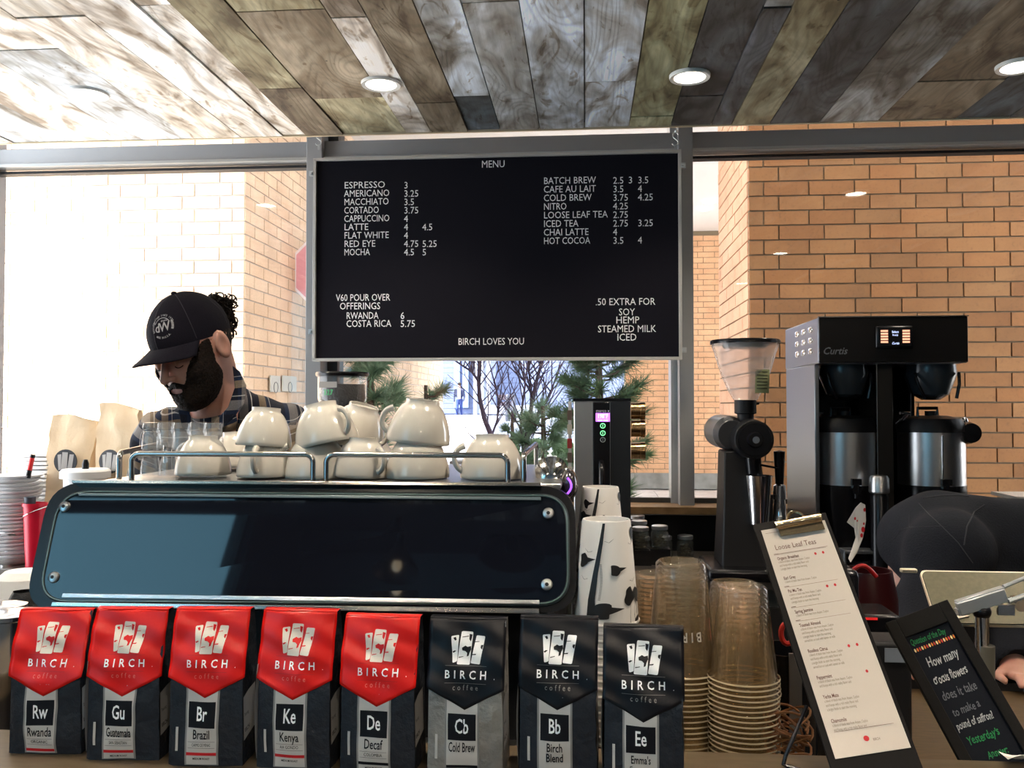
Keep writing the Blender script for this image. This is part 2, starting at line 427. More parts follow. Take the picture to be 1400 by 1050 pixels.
mb = MB().box((.3, 3.765, zb - .006), (6.6, .075, .012)); struct('trim_9', mb, m_alu)
mb = MB().box((.3, 3.80, zb - .026), (6.6, .05, .012)); struct('trim_10', mb, m_gasket)
# sill and low wall beneath the panes
zs = ZZ(690, 3.62)
struct('wall_front', MB().box((.5, 3.85, .52), (7.4, .14, 1.04)), mat('dark_low_wall', srgb(34, 33, 33), .8))
struct('trim_11', MB().box((.5, 3.745, 1.075), (7.4, .21, .03)), mat('sill_wood', srgb(150, 118, 78), .55, var=(20, srgb(120, 90, 55))), bevel=.002)
for k, (a, b) in enumerate([(3, 417), (438, 929), (949, 1560), (-200, -14)]):
    x0 = XX(a, 3.78); x1 = XX(b, 3.78)
    w = struct('window_%d' % (k + 1), MB().box(((x0 + x1) / 2, 3.82, 2.2), (x1 - x0, .006, 2.22)), GLASS)
    mb = MB()
    mb.box(((x0 + x1) / 2, 3.82, 1.1), (x1 - x0, .03, .02)); mb.box(((x0 + x1) / 2, 3.82, 3.3), (x1 - x0, .03, .02))
    mb.build('window_frame', m_framedk, w)

# downlights
m_lamp = mat('lamp_glow', (1, 1, 1), .5, emit=((1, .90, .74), 22))
m_ring = mat('white_ring', (.85, .85, .82), .4)
def downlight(x, y, z, label, e=22, grp=None):
    t = thing('downlight', label, 'ceiling light', (x, y, z), group=grp)
    MB().lathe([(.052, .006), (.052, -.004), (.066, -.006), (.068, 0), (.068, .006)], 32).build('trim_ring', m_ring, t)
    MB().lathe([(.0, .001), (.051, .001), (.051, .004), (0, .004)], 32, cap=False).build('lens', m_lamp, t)
    l = bpy.data.lights.new('downlight_beam', 'SPOT'); l.energy = e; l.spot_size = R(120); l.spot_blend = .6; l.color = (1, .86, .68); l.shadow_soft_size = .05
    lo = bpy.data.objects.new('downlight_beam', l); COL.objects.link(lo); lo.parent = t; lo.location = (0, 0, -.012)
    return t
nm = ['leftmost downlight set in the pale ceiling boards', 'downlight in the ceiling above the left end of the menu board', 'downlight in the ceiling above the right end of the menu board', 'downlight in the dark boards at the right edge of the ceiling']
for i, (px, py) in enumerate([(121, 128), (521, 115), (943, 105), (1392, 91)]):
    p = WZ(px, py, CZ - .003); downlight(p.x, p.y, CZ - .003, nm[i])
xr = [WZ(px, py, CZ).x for px, py in [(121, 128), (521, 115), (943, 105), (1392, 91)]]
for j, yy in enumerate((1.17, -.4)):
    for i in range(4):
        downlight(xr[i], yy, CZ - .003, '%s downlight of the ceiling row %s, above the picture' % (['leftmost', 'second from left', 'second from right', 'rightmost'][i], ['over the machine', 'over the customers'][j]), 45 if j else 38, 'downlights over the customer side')

# ---------------------------------------------------------------- counters
m_back = mat('grey_counter_top', srgb(96, 90, 84), .35, var=(18, srgb(80, 74, 68)))
m_cab = mat('dark_cabinet', srgb(38, 35, 34), .5)
t = thing('back_counter', 'long back counter with grey top under the windows', 'counter', (.5, 3.42, 0))
MB().box((0, 0, .885), (6.9, .62, .03)).build('worktop', m_back, t, bevel=.003)
MB().box((0, .03, .45), (6.86, .54, .84)).build('carcass', mat('grey_green_cabinet', srgb(70, 72, 68), .6), t)
for k in range(12):
    d = MB().box((-3.1 + k * .565, -.25, .43), (.55, .018, .74)).build('door', m_cab, t, bevel=.003)
m_ply = mat('brown_counter', srgb(92, 74, 48), .5, var=(30, srgb(70, 56, 36), .25), stretch=(1, 4, 1))
t = thing('work_counter', 'low brown work counter behind the front ledge', 'counter', (.5, 1.5, 0))
MB().box((0, .02, .885), (6.9, .88, .03)).build('worktop', m_ply, t, bevel=.003)
MB().box((0, .02, .43), (6.86, .80, .86)).build('carcass', m_cab, t)
t = thing('front_ledge', 'raised brown ledge at the front of the bar carrying the coffee bags', 'ledge', (.5, 1., 0))
MB().box((0, 0, 1.06), (6.9, .21, .04)).build('ledge_top', mat('ledge_wood', srgb(92, 80, 62), .4, var=(25, srgb(74, 62, 46), .25), stretch=(1, 4, 1)), t, bevel=.004)
MB().box((0, .03, .52), (6.86, .08, 1.04)).build('front_panel', m_cab, t)

# ================================================================ OUTSIDE
def brick_mesh(w, h=.092, d=.09):
    me = bpy.data.meshes.new('brick'); mb = MB().box((0, 0, 0), (w, d, h))
    me.from_pydata(mb.v, [], mb.f); me.materials.append(BRICK); return me
def jcol(c, s=.12):
    f = random.uniform(1 - s, 1 + s); g = random.uniform(1 - s * .5, 1 + s * .5); return (c[0] * f, c[1] * f * g, c[2] * f * g * g, 1)
def lay(wall, o, ux, n, L, H, objs, col, stub=.1016, z0=.0, s=.12, mortar=.011, proud=.006):
    """bricks on a wall face: origin o (bottom corner), ux along, n outward; objs = predicate(u, z) -> own object"""
    P = .305; C = .1016; full = brick_mesh(P - mortar, C - mortar); ang = math.atan2(ux.y, ux.x); rest = MB()
    cache = {}; r = 0; z = z0 + C / 2
    while z < H:
        u = 0; first = stub if r % 2 else 2 * stub; k = 0
        while u < L - .02:
            w = first if k == 0 else P; w = min(w, L - u)
            c = o + ux * (u + w / 2) + n * (-.045 + proud + random.uniform(-.0015, .0015)); c.z = z
            if objs(u, z):
                kk = round(w, 3)
                if abs(w - P) < .002: me = full
                else: me = cache.setdefault(kk, brick_mesh(w - mortar, C - mortar))
                b = bpy.data.objects.new('brick', me); COL.objects.link(b); b.location = c; b.rotation_euler = (0, 0, ang); b.parent = wall; b.color = jcol(col, s)
            else:
                M = Matrix.Rotation(ang, 3, 'Z'); rest.box(c, (w - mortar, .09, C - mortar), 0, M)
            u += w; k += 1
        z += C; r += 1
    if rest.f:
        q = rest.build('brickwork', BRICK, wall, smooth=0); q['kind'] = 'stuff'; q.color = c4(col)
m_mortL = mat('pale_mortar', srgb(190, 182, 176), .9); m_mortR = mat('grey_mortar', srgb(128, 112, 90), .9)
CL = (.66, .50, .36); CRt = (.265, .120, .042); CF = (.72, .42, .24); CP = (.70, .42, .28)  # CL is pale because veiling glare is put into the left brick colour
# left pier
LY = 6.7; LX = XX(333, LY); Lend = 16.4
wl = struct('wall_outside_left', MB().box((LX - 3.004, (LY + Lend) / 2 + .004, 2.35), (6 - .006, Lend - LY - .008, 4.7)), m_mortL)
zlo, zhi = 1.45, 3.75
lay(wl, Vector((LX, LY, 0)), Vector((-1, 0, 0)), Vector((0, -1, 0)), 5.2, 4.6, lambda u, z: u < 2.15 and zlo < z < zhi, CL, s=.04, proud=.003)
lay(wl, Vector((LX, LY + .001, 0)), Vector((0, 1, 0)), Vector((1, 0, 0)), Lend - LY, 4.6, lambda u, z: u < 2.6 and zlo < z < zhi, CL, s=.05, proud=.003)
# right pier
RY = 6.2; RX = XX(1025, RY); Rend = RY * (800 - 1025) / (800 - 985)
wr = struct('wall_outside_right', MB().box((RX + 2.004, (RY + Rend) / 2 + .004, 2.35), (4, Rend - RY - .008, 4.7)), m_mortR)
lay(wr, Vector((RX, RY, 0)), Vector((1, 0, 0)), Vector((0, -1, 0)), 4., 4.6, lambda u, z: u < 2.2 and .9 < z < 3.7, CRt, s=.12)
lay(wr, Vector((RX, Rend, 0)), Vector((0, -1, 0)), Vector((-1, 0, 0)), Rend - RY, 4.6, lambda u, z: False, CP, s=.06)  # side face takes a paler brick colour in place of sunlight
# far wall
FY = 16.3; FX = XX(855, FY)
wf = struct('wall_outside_far', MB().box((FX + 4, FY + .3, 2.35), (8, .5, 4.7)), m_mortR)
lay(wf, Vector((FX, FY + .05, 0)), Vector((1, 0, 0)), Vector((0, -1, 0)), 8., 4.6, lambda u, z: False, CF, z0=.25)
struct('baseboard_far', MB().box((FX + 3.9, FY - .02, .14), (8.2, .12, .28)), mat('concrete_base', srgb(150, 150, 145), .8, var=(5, srgb(120, 118, 112))))
# soffit over the court, its left edge throws the slanting shade on the pale bricks
struct('ceiling_soffit', MB().box((1.6, 10.2, 4.8), (12.8 - .02, 12.8, .2)), m_white)
for i, (px, py) in enumerate([(970, 275), (963, 285)]):
    p = WZ(px, py, 4.7); tag(MB().lathe([(0, -.02), (.09, -.02), (.1, 0)], 16, c=(p.x, p.y, 4.695), cap=False).build('soffit_light', mat('soffit_lens', (1, 1, 1), emit=((1, .95, .9), 6))),
        ['nearer round light in the white soffit outside', 'farther round light in the white soffit outside'][i], 'ceiling light')
struct('ground_court', MB().box((0, 17, -.07), (60, 26.2, .1)), mat('pale_paving', srgb(205, 200, 196), .8, var=(2, srgb(180, 176, 172))))
struct('ground_street', MB().box((0, 45, .42), (90, 30, 1.06)), mat('street_paving', srgb(112, 120, 140), .8, var=(.6, srgb(98, 106, 128))))
# paving joints as thin raised flags close to the window
m_flag = mat('paving_flag', srgb(188, 180, 174), .8, var=(6, srgb(168, 160, 154)))
gp = thing('paving_flags', 'pale square paving flags of the court outside the right panes', 'paving', (0, 0, -.02)); gp['kind'] = 'structure'
me = bpy.data.meshes.new('flag'); q = MB().box((0, 0, .012), (.59, .59, .024)); me.from_pydata(q.v, [], q.f); me.materials.append(m_flag)
for i in range(-2, 6):
    for j in range(9):
        o = bpy.data.objects.new('flag', me); COL.objects.link(o); o.location = (i * .6 + .3, 10.8 + j * .6, 0); o.parent = gp
# ================================================================ MENU BOARD
m_blk = mat('black_gloss_plastic', (.006, .006, .008), .25, spec=.35)
m_blkm = mat('black_matte_plastic', (.009, .009, .011), .5, spec=.3, bump=(200, .05))
m_chrome = mat('chrome', (.82, .82, .83), .12, 1.)
m_steel = mat('brushed_steel', (.62, .62, .63), .28, 1., bump=(80, .08), stretch=(1, 1, 30))
m_wtxt = mat('white_lettering', (.96, .96, .96), .5)
m_btxt = mat('black_print', (.005, .005, .008), .6, spec=.2)
BY = 3.56
pl = W(433, 217, BY); pr = W(927, 209, BY); bl = W(433, 492, BY); br = W(927, 490, BY)
bx0, bx1 = pl.x, pr.x; bz0 = bl.z; bz1 = (pl.z + pr.z) / 2
tilt = -(pl.z - pr.z) * 0
menu = thing('menu_board', 'large black felt menu board with white letters hanging in front of the window', 'menu board', ((bx0 + bx1) / 2, BY, (bz0 + bz1) / 2))
bw, bh = bx1 - bx0, bz1 - bz0
MB().box((0, .012, 0), (bw, .016, bh)).build('felt_panel', mat('black_felt', (.0065, .0060, .011), .9, spec=.2), menu)
m_bf = mat('pale_frame', srgb(196, 194, 190), .4, .3); fw = .012
for c, d in [((0, .008, bh / 2), (bw + 2 * fw, .034, fw)), ((0, .008, -bh / 2), (bw + 2 * fw, .034, fw)), ((-bw / 2 - fw / 2, .008, 0), (fw, .034, bh)), ((bw / 2 + fw / 2, .008, 0), (fw, .034, bh))]:
    MB().box(c, d).build('frame_bar', m_bf, menu, bevel=.001)
for sgn, zz in ((-1, bh * .43), (-1, -bh * .36), (1, bh * .43), (1, -bh * .46)):
    MB().box((sgn * (bw / 2 + .02), .0, zz), (.018, .02, .02)).cyl((sgn * (bw / 2 + .02), -.02, zz), (sgn * (bw / 2 + .02), -.008, zz), .006).build('bracket', m_alu, menu)
def bp(px, py):
    # board-local coordinates of a point of the board
    v = W(px, py, BY); return v.x - menu.location.x, v.z - menu.location.z
def mline(t, px, py, h=10.2, al='L', wpx=None):
    x, y = bp(px, py); s = sx(h, BY) / .72
    xs = .84 if len(t) > 4 or not any(c in t for c in '.0123456789') else .92
    if wpx: xs = (sx(wpx, BY) / s) / sum(GL[c][2] for c in t)
    b = MB().text(t, s, lambda a, c: (a, -.0, c), al, xs=xs, sp=0, x=x, y=y); b.v = [(v[0], .0025, v[2]) for v in b.v]
    b.build('lettering', m_wtxt, menu, smooth=0)
mline('MENU', 658, 229)
WL = [59, 65, 64, 50, 65, 35, 64, 45, 37]
L = [('ESPRESSO', '3', ''), ('AMERICANO', '3.25', ''), ('MACCHIATO', '3.5', ''), ('CORTADO', '3.75', ''), ('CAPPUCCINO', '4', ''), ('LATTE', '4', '4.5'), ('FLAT WHITE', '4', ''), ('RED EYE', '4.75', '5.25'), ('MOCHA', '4.5', '5')]
for i, (a, b, c) in enumerate(L):
    y = 257.5 + i * 11.45
    mline(a, 470, y, 9.6, wpx=WL[i]); mline(b, 552, y, 9.6)
    if c: mline(c, 577, y, 9.6)
WR = [72, 72, 66, 32, 88, 48, 62, 64]
Rr = [('BATCH BREW', '2.5', '3  3.5'), ('CAFE AU LAIT', '3.5', '   4'), ('COLD BREW', '3.75', '   4.25'), ('NITRO', '4.25', ''), ('LOOSE LEAF TEA', '2.75', ''), ('ICED TEA', '2.75', '   3.25'), ('CHAI LATTE', '4', ''), ('HOT COCOA', '3.5', '   4')]
for i, (a, b, c) in enumerate(Rr):
    y = 251.5 + i * 11.75
    mline(a, 743, y, 9.6, wpx=WR[i]); mline(b, 838, y - .5, 9.6)
    if i == 0: mline('3', 859, y - 1, 9.6); mline('3.5', 872, y - 1, 9.6)
    elif c.strip(): mline(c.strip(), 872, y - 1, 9.6)
WF = {'V60 POUR OVER': 77, 'OFFERINGS': 58, 'RWANDA': 46, 'COSTA RICA': 64, 'BIRCH LOVES YOU': 92, '.50 EXTRA FOR': 81, 'SOY': 22, 'HEMP': 32, 'STEAMED MILK': 79, 'ICED': 27}
for t, px, py, al in [('V60 POUR OVER', 459, 411.5, 'L'), ('OFFERINGS', 464, 423, 'L'), ('RWANDA', 473, 436, 'L'), ('6', 547, 436, 'L'), ('COSTA RICA', 473, 447, 'L'), ('5.75', 547, 447, 'L'),
                      ('BIRCH LOVES YOU', 626, 471.5, 'L'), ('.50 EXTRA FOR', 896, 416.5, 'R'), ('SOY', 857, 431, 'C'), ('HEMP', 858, 442, 'C'), ('STEAMED MILK', 857, 454, 'C'), ('ICED', 857, 465.5, 'C')]:
    mline(t, px, py, 9.8, al, WF.get(t))
def shook(px, nmx):
    t = thing('s_hook', nmx, 'hook', W(px, 190, BY + .0))
    pts = []
    for k in range(13): a = R(20 + k * 19); pts.append((.011 * math.cos(a) + .0, 0, .014 + .012 * math.sin(a)))
    for k in range(12): a = R(70 - k * 21); pts.append((.012 * math.cos(a) - .002, 0, -.014 + .012 * math.sin(a)))
    MB().tube(pts, .0026).build('hook_wire', m_alu, t)
    MB().tube([(.004, 0, .03), (.004, 0, .06), (.002, 0, .11)], .002).lathe([(.007, 0), (.008, .004), (.007, .008)], 12, (.003, 0, .026)).build('chain', m_alu, t)
    MB().box((0, 0, -.035), (.010, .004, .022)).build('eye_plate', m_alu, t)
shook(436, 'small steel s hook at the upper left corner of the menu board'); shook(924, 'small steel s hook at the upper right corner of the menu board')

# ================================================================ ESPRESSO MACHINE
FYT, FYB = 1.27, 1.205
def fY(py): return FYT + (FYB - FYT) * (py - 660) / 178
def FP(px, py, off=0.):
    """point on the tilted front of the machine"""
    # solve for the depth of the tilted plane at this pixel height
    v = W(px, py, fY(py)); return Vector((v.x, v.y - off * .95, v.z + off * .3))
def roundpoly(pts, rad, n=8):
    out = []; k = len(pts)
    for i in range(k):
        p = Vector(pts[i]); a = (Vector(pts[i - 1]) - p); b = (Vector(pts[(i + 1) % k]) - p); r = rad[i]
        A = p + a.normalized() * r; B = p + b.normalized() * r
        for j in range(n + 1):
            t = j / n; out.append(tuple(A * (1 - t) ** 2 + p * 2 * t * (1 - t) + B * t * t))
    return out
mach = thing('espresso_machine', 'wide black espresso machine with glossy glass back panel and cup rail', 'espresso machine', (-.3, 1.48, .9))
ML = Vector(mach.location)
def loc(v): return v - ML
outer = roundpoly([(70, 659), (786, 665), (789, 838), (32, 834)], [48, 46, 46, 46])
inner = roundpoly([(83, 670), (778, 676), (780, 829), (52, 824)], [44, 40, 42, 42])
glass = roundpoly([(88, 675), (773, 681), (775, 824), (58, 820)], [40, 36, 38, 38])
# housing lofted back from the front outline
mb = MB(); n = len(outer)
def shell(px, py, d, s=1.):
    cx, cy = 425, 750; v = FP(cx + (px - cx) * s, cy + (py - cy) * s); return loc(Vector((v.x, v.y + d, v.z)))
vs = [shell(*p, .0) for p in outer] + [shell(*p, .012) for p in outer]; fs = [(i, (i + 1) % n, n + (i + 1) % n, n + i) for i in range(n)]
fs += [tuple(range(n))[::-1]]
mb.add(vs, fs)
mb.build('front_bezel', m_blk, mach)
mb = MB(); fro = [(95, 664), (768, 668), (772, 832), (64, 828)]
zt_, zb_ = 1.386, 1.24
mb.box((-.09, 1.50 - ML.y, (1.375 + 1.24) / 2 - .9), (.71, .42, .135))
mb.build('housing', m_blkm, mach, bevel=.012)
MB().box((-.09, .07, .20), (.66, .30, .29)).build('lower_body', m_blkm, mach, bevel=.01)
MB().box((-.09, .0, .06), (.68, .44, .03)).build('drip_tray', m_steel, mach, bevel=.006)
for a in (-1, 1):
    for b in (-1, 1):
        MB().lathe([(.024, -.0), (.024, .012), (.016, .018), (.016, .05)], 16, (-.09 + a * .28, .04 + b * .15, 0)).build('foot', m_blkm, mach)
# glass panel with its green-grey edge
m_glpanel = mat('dark_glass_panel', (.006, .007, .012), .03, spec=.6, coat=.3)
mb = MB(); n = len(glass)
vs = [loc(FP(*p, .006)) for p in glass] + [loc(FP(*p, .001)) for p in glass]
mb.add(vs, [tuple(range(n))[::-1]] + [(i, (i + 1) % n, n + (i + 1) % n, n + i) for i in range(n)])
gp_ = mb.build('glass_panel', m_glpanel, mach, smooth=0)
m_gedge = mat('glass_edge', srgb(98, 118, 118), .2, coat=.5)
n2 = len(inner); mb = MB(); vs = [loc(FP(*p, .0045)) for p in inner] + [loc(FP(*p, .0065)) for p in glass]
k = n2
mb.add(vs, [(i, (i + 1) % k, k + (i + 1) % k, k + i) for i in range(k)]); mb.build('panel_edge', mat('smoked_edge', srgb(60, 68, 72), .15, coat=1.), mach)
lp = roundpoly([(86, 673), (775, 679), (777, 826), (55.5, 822)], [42, 38, 40, 40], 8)
MB().tube([loc(FP(*p, .007)) for p in lp], .0011, 6, closed=True).build('edge_line', m_gedge, mach)
for px, py in [(92, 694), (77, 790), (750, 703), (748, 800)]:
    c = loc(FP(px, py, .006)); q = Vector((0, -.95, .3)).to_track_quat('Z', 'Y').to_matrix()
    b = MB().lathe([(.0075, 0), (.0082, .0015), (.0072, .0035), (.0045, .0045)], 24, c, q).build('bolt', m_steel, mach)
    MB().lathe([(.0028, .0046), (.0028, .0049)], 6, c, q).build('socket', m_blkm, b)
# chrome strips above, inside and below
def strip(pts, off, name, m, th=.004):
    A, B, C, D = [loc(FP(*p, off)) for p in pts]; A2, B2, C2, D2 = [loc(FP(*p, off - th)) for p in pts]
    MB().add([A, B, C, D, A2, B2, C2, D2], [(0, 1, 2, 3)[::-1], (4, 5, 6, 7), (0, 1, 5, 4), (1, 2, 6, 5), (2, 3, 7, 6), (3, 0, 4, 7)]).build(name, m, mach, smooth=0, bevel=.0008)
m_rail = mat('warm_chrome', (.60, .55, .50), .18, 1.)
strip([(104, 658.5), (740, 662.5), (740, 667), (104, 663)], .012, 'top_rail', m_rail, .012)
strip([(110, 675.5), (740, 681), (740, 685.5), (112, 679.5)], .0085, 'glass_reflector', mat('frosted_strip', srgb(110, 122, 128), .3, .3), .002)
strip([(90, 812), (738, 821), (738, 827), (88, 818)], .0085, 'lower_glass_strip', m_steel, .002)
strip([(78, 824), (738, 833), (738, 840), (76, 830)], .013, 'bottom_rail', m_rail, .012)
# cup tray and rails
tray_z = 1.386
MB().box((-.085, .02, tray_z - .9 - .003), (.70, .42, .008)).build('cup_tray', m_steel, mach, bevel=.002)
m_tube = mat('rail_tube', (.55, .53, .52), .2, 1.)
def railtube(p0, p1, h, y0, y1=None):
    a = Vector(p0); b = Vector(p1)
    u = (b - a).normalized(); rr = .012; pts = [a]
    for k in range(7):
        t = R(90) * k / 6; pts.append(a + u * (rr - rr * math.cos(t)) + Vector((0, 0, h - rr + rr * math.sin(t))))
    for k in range(7):
        t = R(90) * k / 6; pts.append(b - u * (rr - rr * math.sin(t)) + Vector((0, 0, h - rr + rr * math.cos(t))))
    pts.append(b); MB().tube(pts, .0042, 12).build('rail', m_tube, mach)
def tp(px, y): return loc(Vector((XX(px, y, 640), y, tray_z + .002)))
railtube(tp(180, 1.285), tp(428, 1.285), .040, 0); railtube(tp(446, 1.285), tp(694, 1.285), .040, 0)
railtube(tp(163, 1.30), tp(226, 1.69), .040, 0); railtube(tp(716, 1.30), tp(733, 1.69), .040, 0)
# right flank: steam knob with purple light, chrome cap
MB().lathe([(.022, 0), (.026, .01), (.026, .03), (.018, .036), (.0, .037)], 24, loc(W(755, 655, 1.42)), Matrix.Rotation(R(60), 3, 'X')).build('steam_knob', m_chrome, mach)
c = loc(W(778, 662, 1.36))
MB().ell(c, (.014, .024, .024), 20, 12).build('side_cap', mat('grey_gloss', (.10, .09, .10), .15, .6), mach)
MB().tube([c + Vector((.004 - .006 * abs(t) ** 2, -.028 + .0 * t, .012 * t)) for t in (-1, -.6, -.2, .2, .6, 1)], .0016, 8).build('purple_light', mat('purple_glow', (.3, .1, .9), .3, emit=((.35, .10, 1.), 1.2)), mach)
# group heads and portafilters on the barista's side
for a in (-.3, .02):
    g = MB().lathe([(.036, 0), (.036, .05), (.03, .06)], 24, (a, .235, .27)).build('group_head', m_chrome, mach)
    MB().lathe([(.034, 0), (.036, .01), (.036, .03)], 24, (a, .235, .235)).build('portafilter', m_chrome, g)
    MB().cyl((a, .27, .25), (a, .40, .235), .011, .014).build('handle', m_blk, g)

# ================================================================ CUPS ON THE MACHINE
m_cer = mat('white_porcelain', srgb(214, 208, 198), .12, spec=.6, coat=.3)
def cup_model(r, h, name='cappuccino_cup'):
    t = thing(name, 'x', 'cup', (0, 0, 0))
    rf = r * .52
    prof = [(rf * .86, 0.004), (rf * .86, 0), (rf, 0), (rf, .006)]
    for k in range(1, 13):
        u = k / 12; prof.append((rf + (r - rf) * math.sin(u * R(90)) ** .72, .006 + (h - .006) * u))
    ins = [(p[0] - .0032, p[1] + .0) for p in prof[4:]][::-1]
    prof2 = [(0, .004)] + prof + [(r - .001, h + .0012)] + [(ins[0][0], h)] + ins[1:] + [(0, .008)]
    MB().lathe(prof2, 40, cap=False).build('bowl', m_cer, t, smooth=60)
    pts = []
    for k in range(15):
        a = R(-78 + k * 156 / 14); pts.append((r * .80 + .020 * math.cos(a), 0, h * .56 + h * .30 * math.sin(a)))
    rad = [.0052 - .0012 * math.sin(math.pi * k / 14) for k in range(15)]
    o = MB().tube(pts, rad, 10).build('cup_handle', m_cer, t)
    return t
cupA = cup_model(.050, .066); cupB = cup_model(.043, .060)
TZ = tray_z + .003
def put_cup(proto, first, px, Y, z, hang, tx, ty, label):
    M = (Matrix.Rotation(R(tx), 3, 'X') @ Matrix.Rotation(R(ty), 3, 'Y') @ Matrix.Rotation(R(180), 3, 'X') @ Matrix.Rotation(R(hang), 3, 'Z')).to_euler()
    l = (XX(px, Y, 620), Y, z)
    if first: proto.location = l; proto.rotation_euler = M; proto['label'] = label; proto['group'] = 'porcelain cups on the machine'; return proto
    t = copy_tree(proto, l, M=M, label=label); t['group'] = 'porcelain cups on the machine'; return t
cups = [
 (cupB, 278, 1.36, .064, 200, 0, 0, 'low upside down white cup just right of the shot glasses'),
 (cupB, 322, 1.52, .066, 300, 0, -4, 'white cup in the back row behind the left cup stack'),
 (cupB, 362, 1.36, .062, 88, 0, 0, 'upside down white cup with its handle to the front under the left rail'),
 (cupB, 364, 1.37, .108, 250, -4, 3, 'upside down white cup on the handle forward cup, before the plaid shirt'),
 (cupA, 433, 1.37, .066, 160, 0, 0, 'lower white cup between the two front rails'),
 (cupA, 437, 1.38, .114, 35, -4, -13, 'large white cup tilted to the left on top between the two rails'),
 (cupB, 497, 1.36, .062, 40, 0, 2, 'lower white cup with curled handle at the left end of the right rail'),
 (cupA, 498, 1.50, .112, 20, 6, 17, 'white cup leaning right behind the tilted left cup'),
 (cupA, 571, 1.37, .067, 220, 0, 0, 'lower white cup of the tall middle stack behind the right rail'),
 (cupA, 578, 1.38, .121, 168, 2, 7, 'large upside down white cup topping the middle stack, handle to the left'),
 (cupA, 673, 1.37, .067, 160, 0, 0, 'single upside down white cup at the right end of the rail'),
 (cupA, 500, 1.52, .066, 250, 0, 0, 'white cup in the back row under the right leaning cup'),
]
seen = set()
for pr_, px, Y, dz, hg, tx, ty, lb in cups:
    put_cup(pr_, pr_.name not in seen, px, Y, TZ + dz, hg, tx, ty, lb); seen.add(pr_.name)
# shot glasses in two layers
m_gl = glassy('clear_tumbler', (.97, .98, .99), 1.5, body=(.95, .96, .98), bodyfac=.10)
sg = thing('shot_glass', 'x', 'glass', (0, 0, 0), group='shot glasses on the machine')
mb = MB(); N = 30
prof = [(0, 0), (.0120, 0), (.0128, .004), (.0130, .015), (.0144, .019), (.0152, .042), (.0144, .042), (.0134, .021), (.0118, .014), (0, .014)]
vs = []; fs = []
for j, (r, z) in enumerate(prof):
    for i in range(N):
        a = 2 * math.pi * i / N; f = 1 + (.055 if (i % 3 == 0) and j in (4, 5) and False else (.05 if i % 3 == 0 and 2 <= j <= 4 else 0)); vs.append((r * f * math.cos(a), r * f * math.sin(a), z))
for j in range(len(prof) - 1):
    for i in range(N): i2 = (i + 1) % N; fs.append((j * N + i, j * N + i2, (j + 1) * N + i2, (j + 1) * N + i))
mb.add(vs, fs); mb.build('tumbler', m_gl, sg, smooth=25)
first = True
for lay_, dz in ((0, .042), (1, .0845)):
    for i, px in enumerate([206, 232, 258] if lay_ == 0 else [207, 227, 249, 271, 292]):
        Y = 1.36 + (.05 if (i % 2 and lay_) else 0)
        l = (XX(px, Y, 620), Y, TZ + dz)
        M = Matrix.Rotation(R(180), 3, 'X').to_euler()
        if first: s = sg; s.location = l; s.rotation_euler = M; first = False
        else: s = copy_tree(sg, l, M=M)
        s['label'] = ['upside down shot glass in the lower layer, %s' % ['behind the left rail post', 'second from the left rail post', 'beside the lowest white cup'][min(i, 2)],
                      'upside down shot glass in the upper layer, %s of five' % ['leftmost', 'second from left', 'middle', 'second from right', 'rightmost'][i]][lay_]
for i, px in enumerate([272, 296]):
    l = (XX(px, 1.47, 620), 1.47, TZ + .052); l = (l[0], l[1], TZ + .042); s = copy_tree(sg, l, M=Matrix.Rotation(R(180), 3, 'X').to_euler(), label='shot glass in the lower back row, %s' % ['behind the low white cup', 'nearest the back row cup'][i])

# ================================================================ COFFEE BAGS
m_red = mat('red_satin_flap', srgb(216, 20, 14), .36, spec=.35, bump=(18, .12))
m_flk = mat('black_satin_flap', (.004, .004, .007), .38, spec=.3, bump=(18, .12))
m_slate = mat('slate_crinkle_paper', srgb(27, 30, 38), .55, spec=.25, var=(60, srgb(38, 42, 50), .3), bump=(120, .35))
m_silver = mat('silver_crinkle_paper', srgb(150, 147, 142), .35, var=(22, srgb(98, 96, 94), .25), bump=(70, .6))
m_lab = mat('pale_grey_label', srgb(186, 184, 182), .55)
m_labr = mat('red_print', srgb(190, 24, 34), .5)
m_logo = mat('cream_print', srgb(232, 222, 210), .5)
m_dim = mat('dim_red_print', srgb(226, 120, 110), .5); m_dimk = mat('dim_grey_print', srgb(140, 138, 134), .5)
m_foil = mat('pale_gusset_foil', srgb(176, 182, 192), .4)
TR = [[(-102, -75), (-52, -82), (-59, 90), (-87, 100)], [(-37, -105), (38, -102), (23, 110), (-60, 108)], [(60, -80), (118, -78), (88, 105), (28, 100)]]
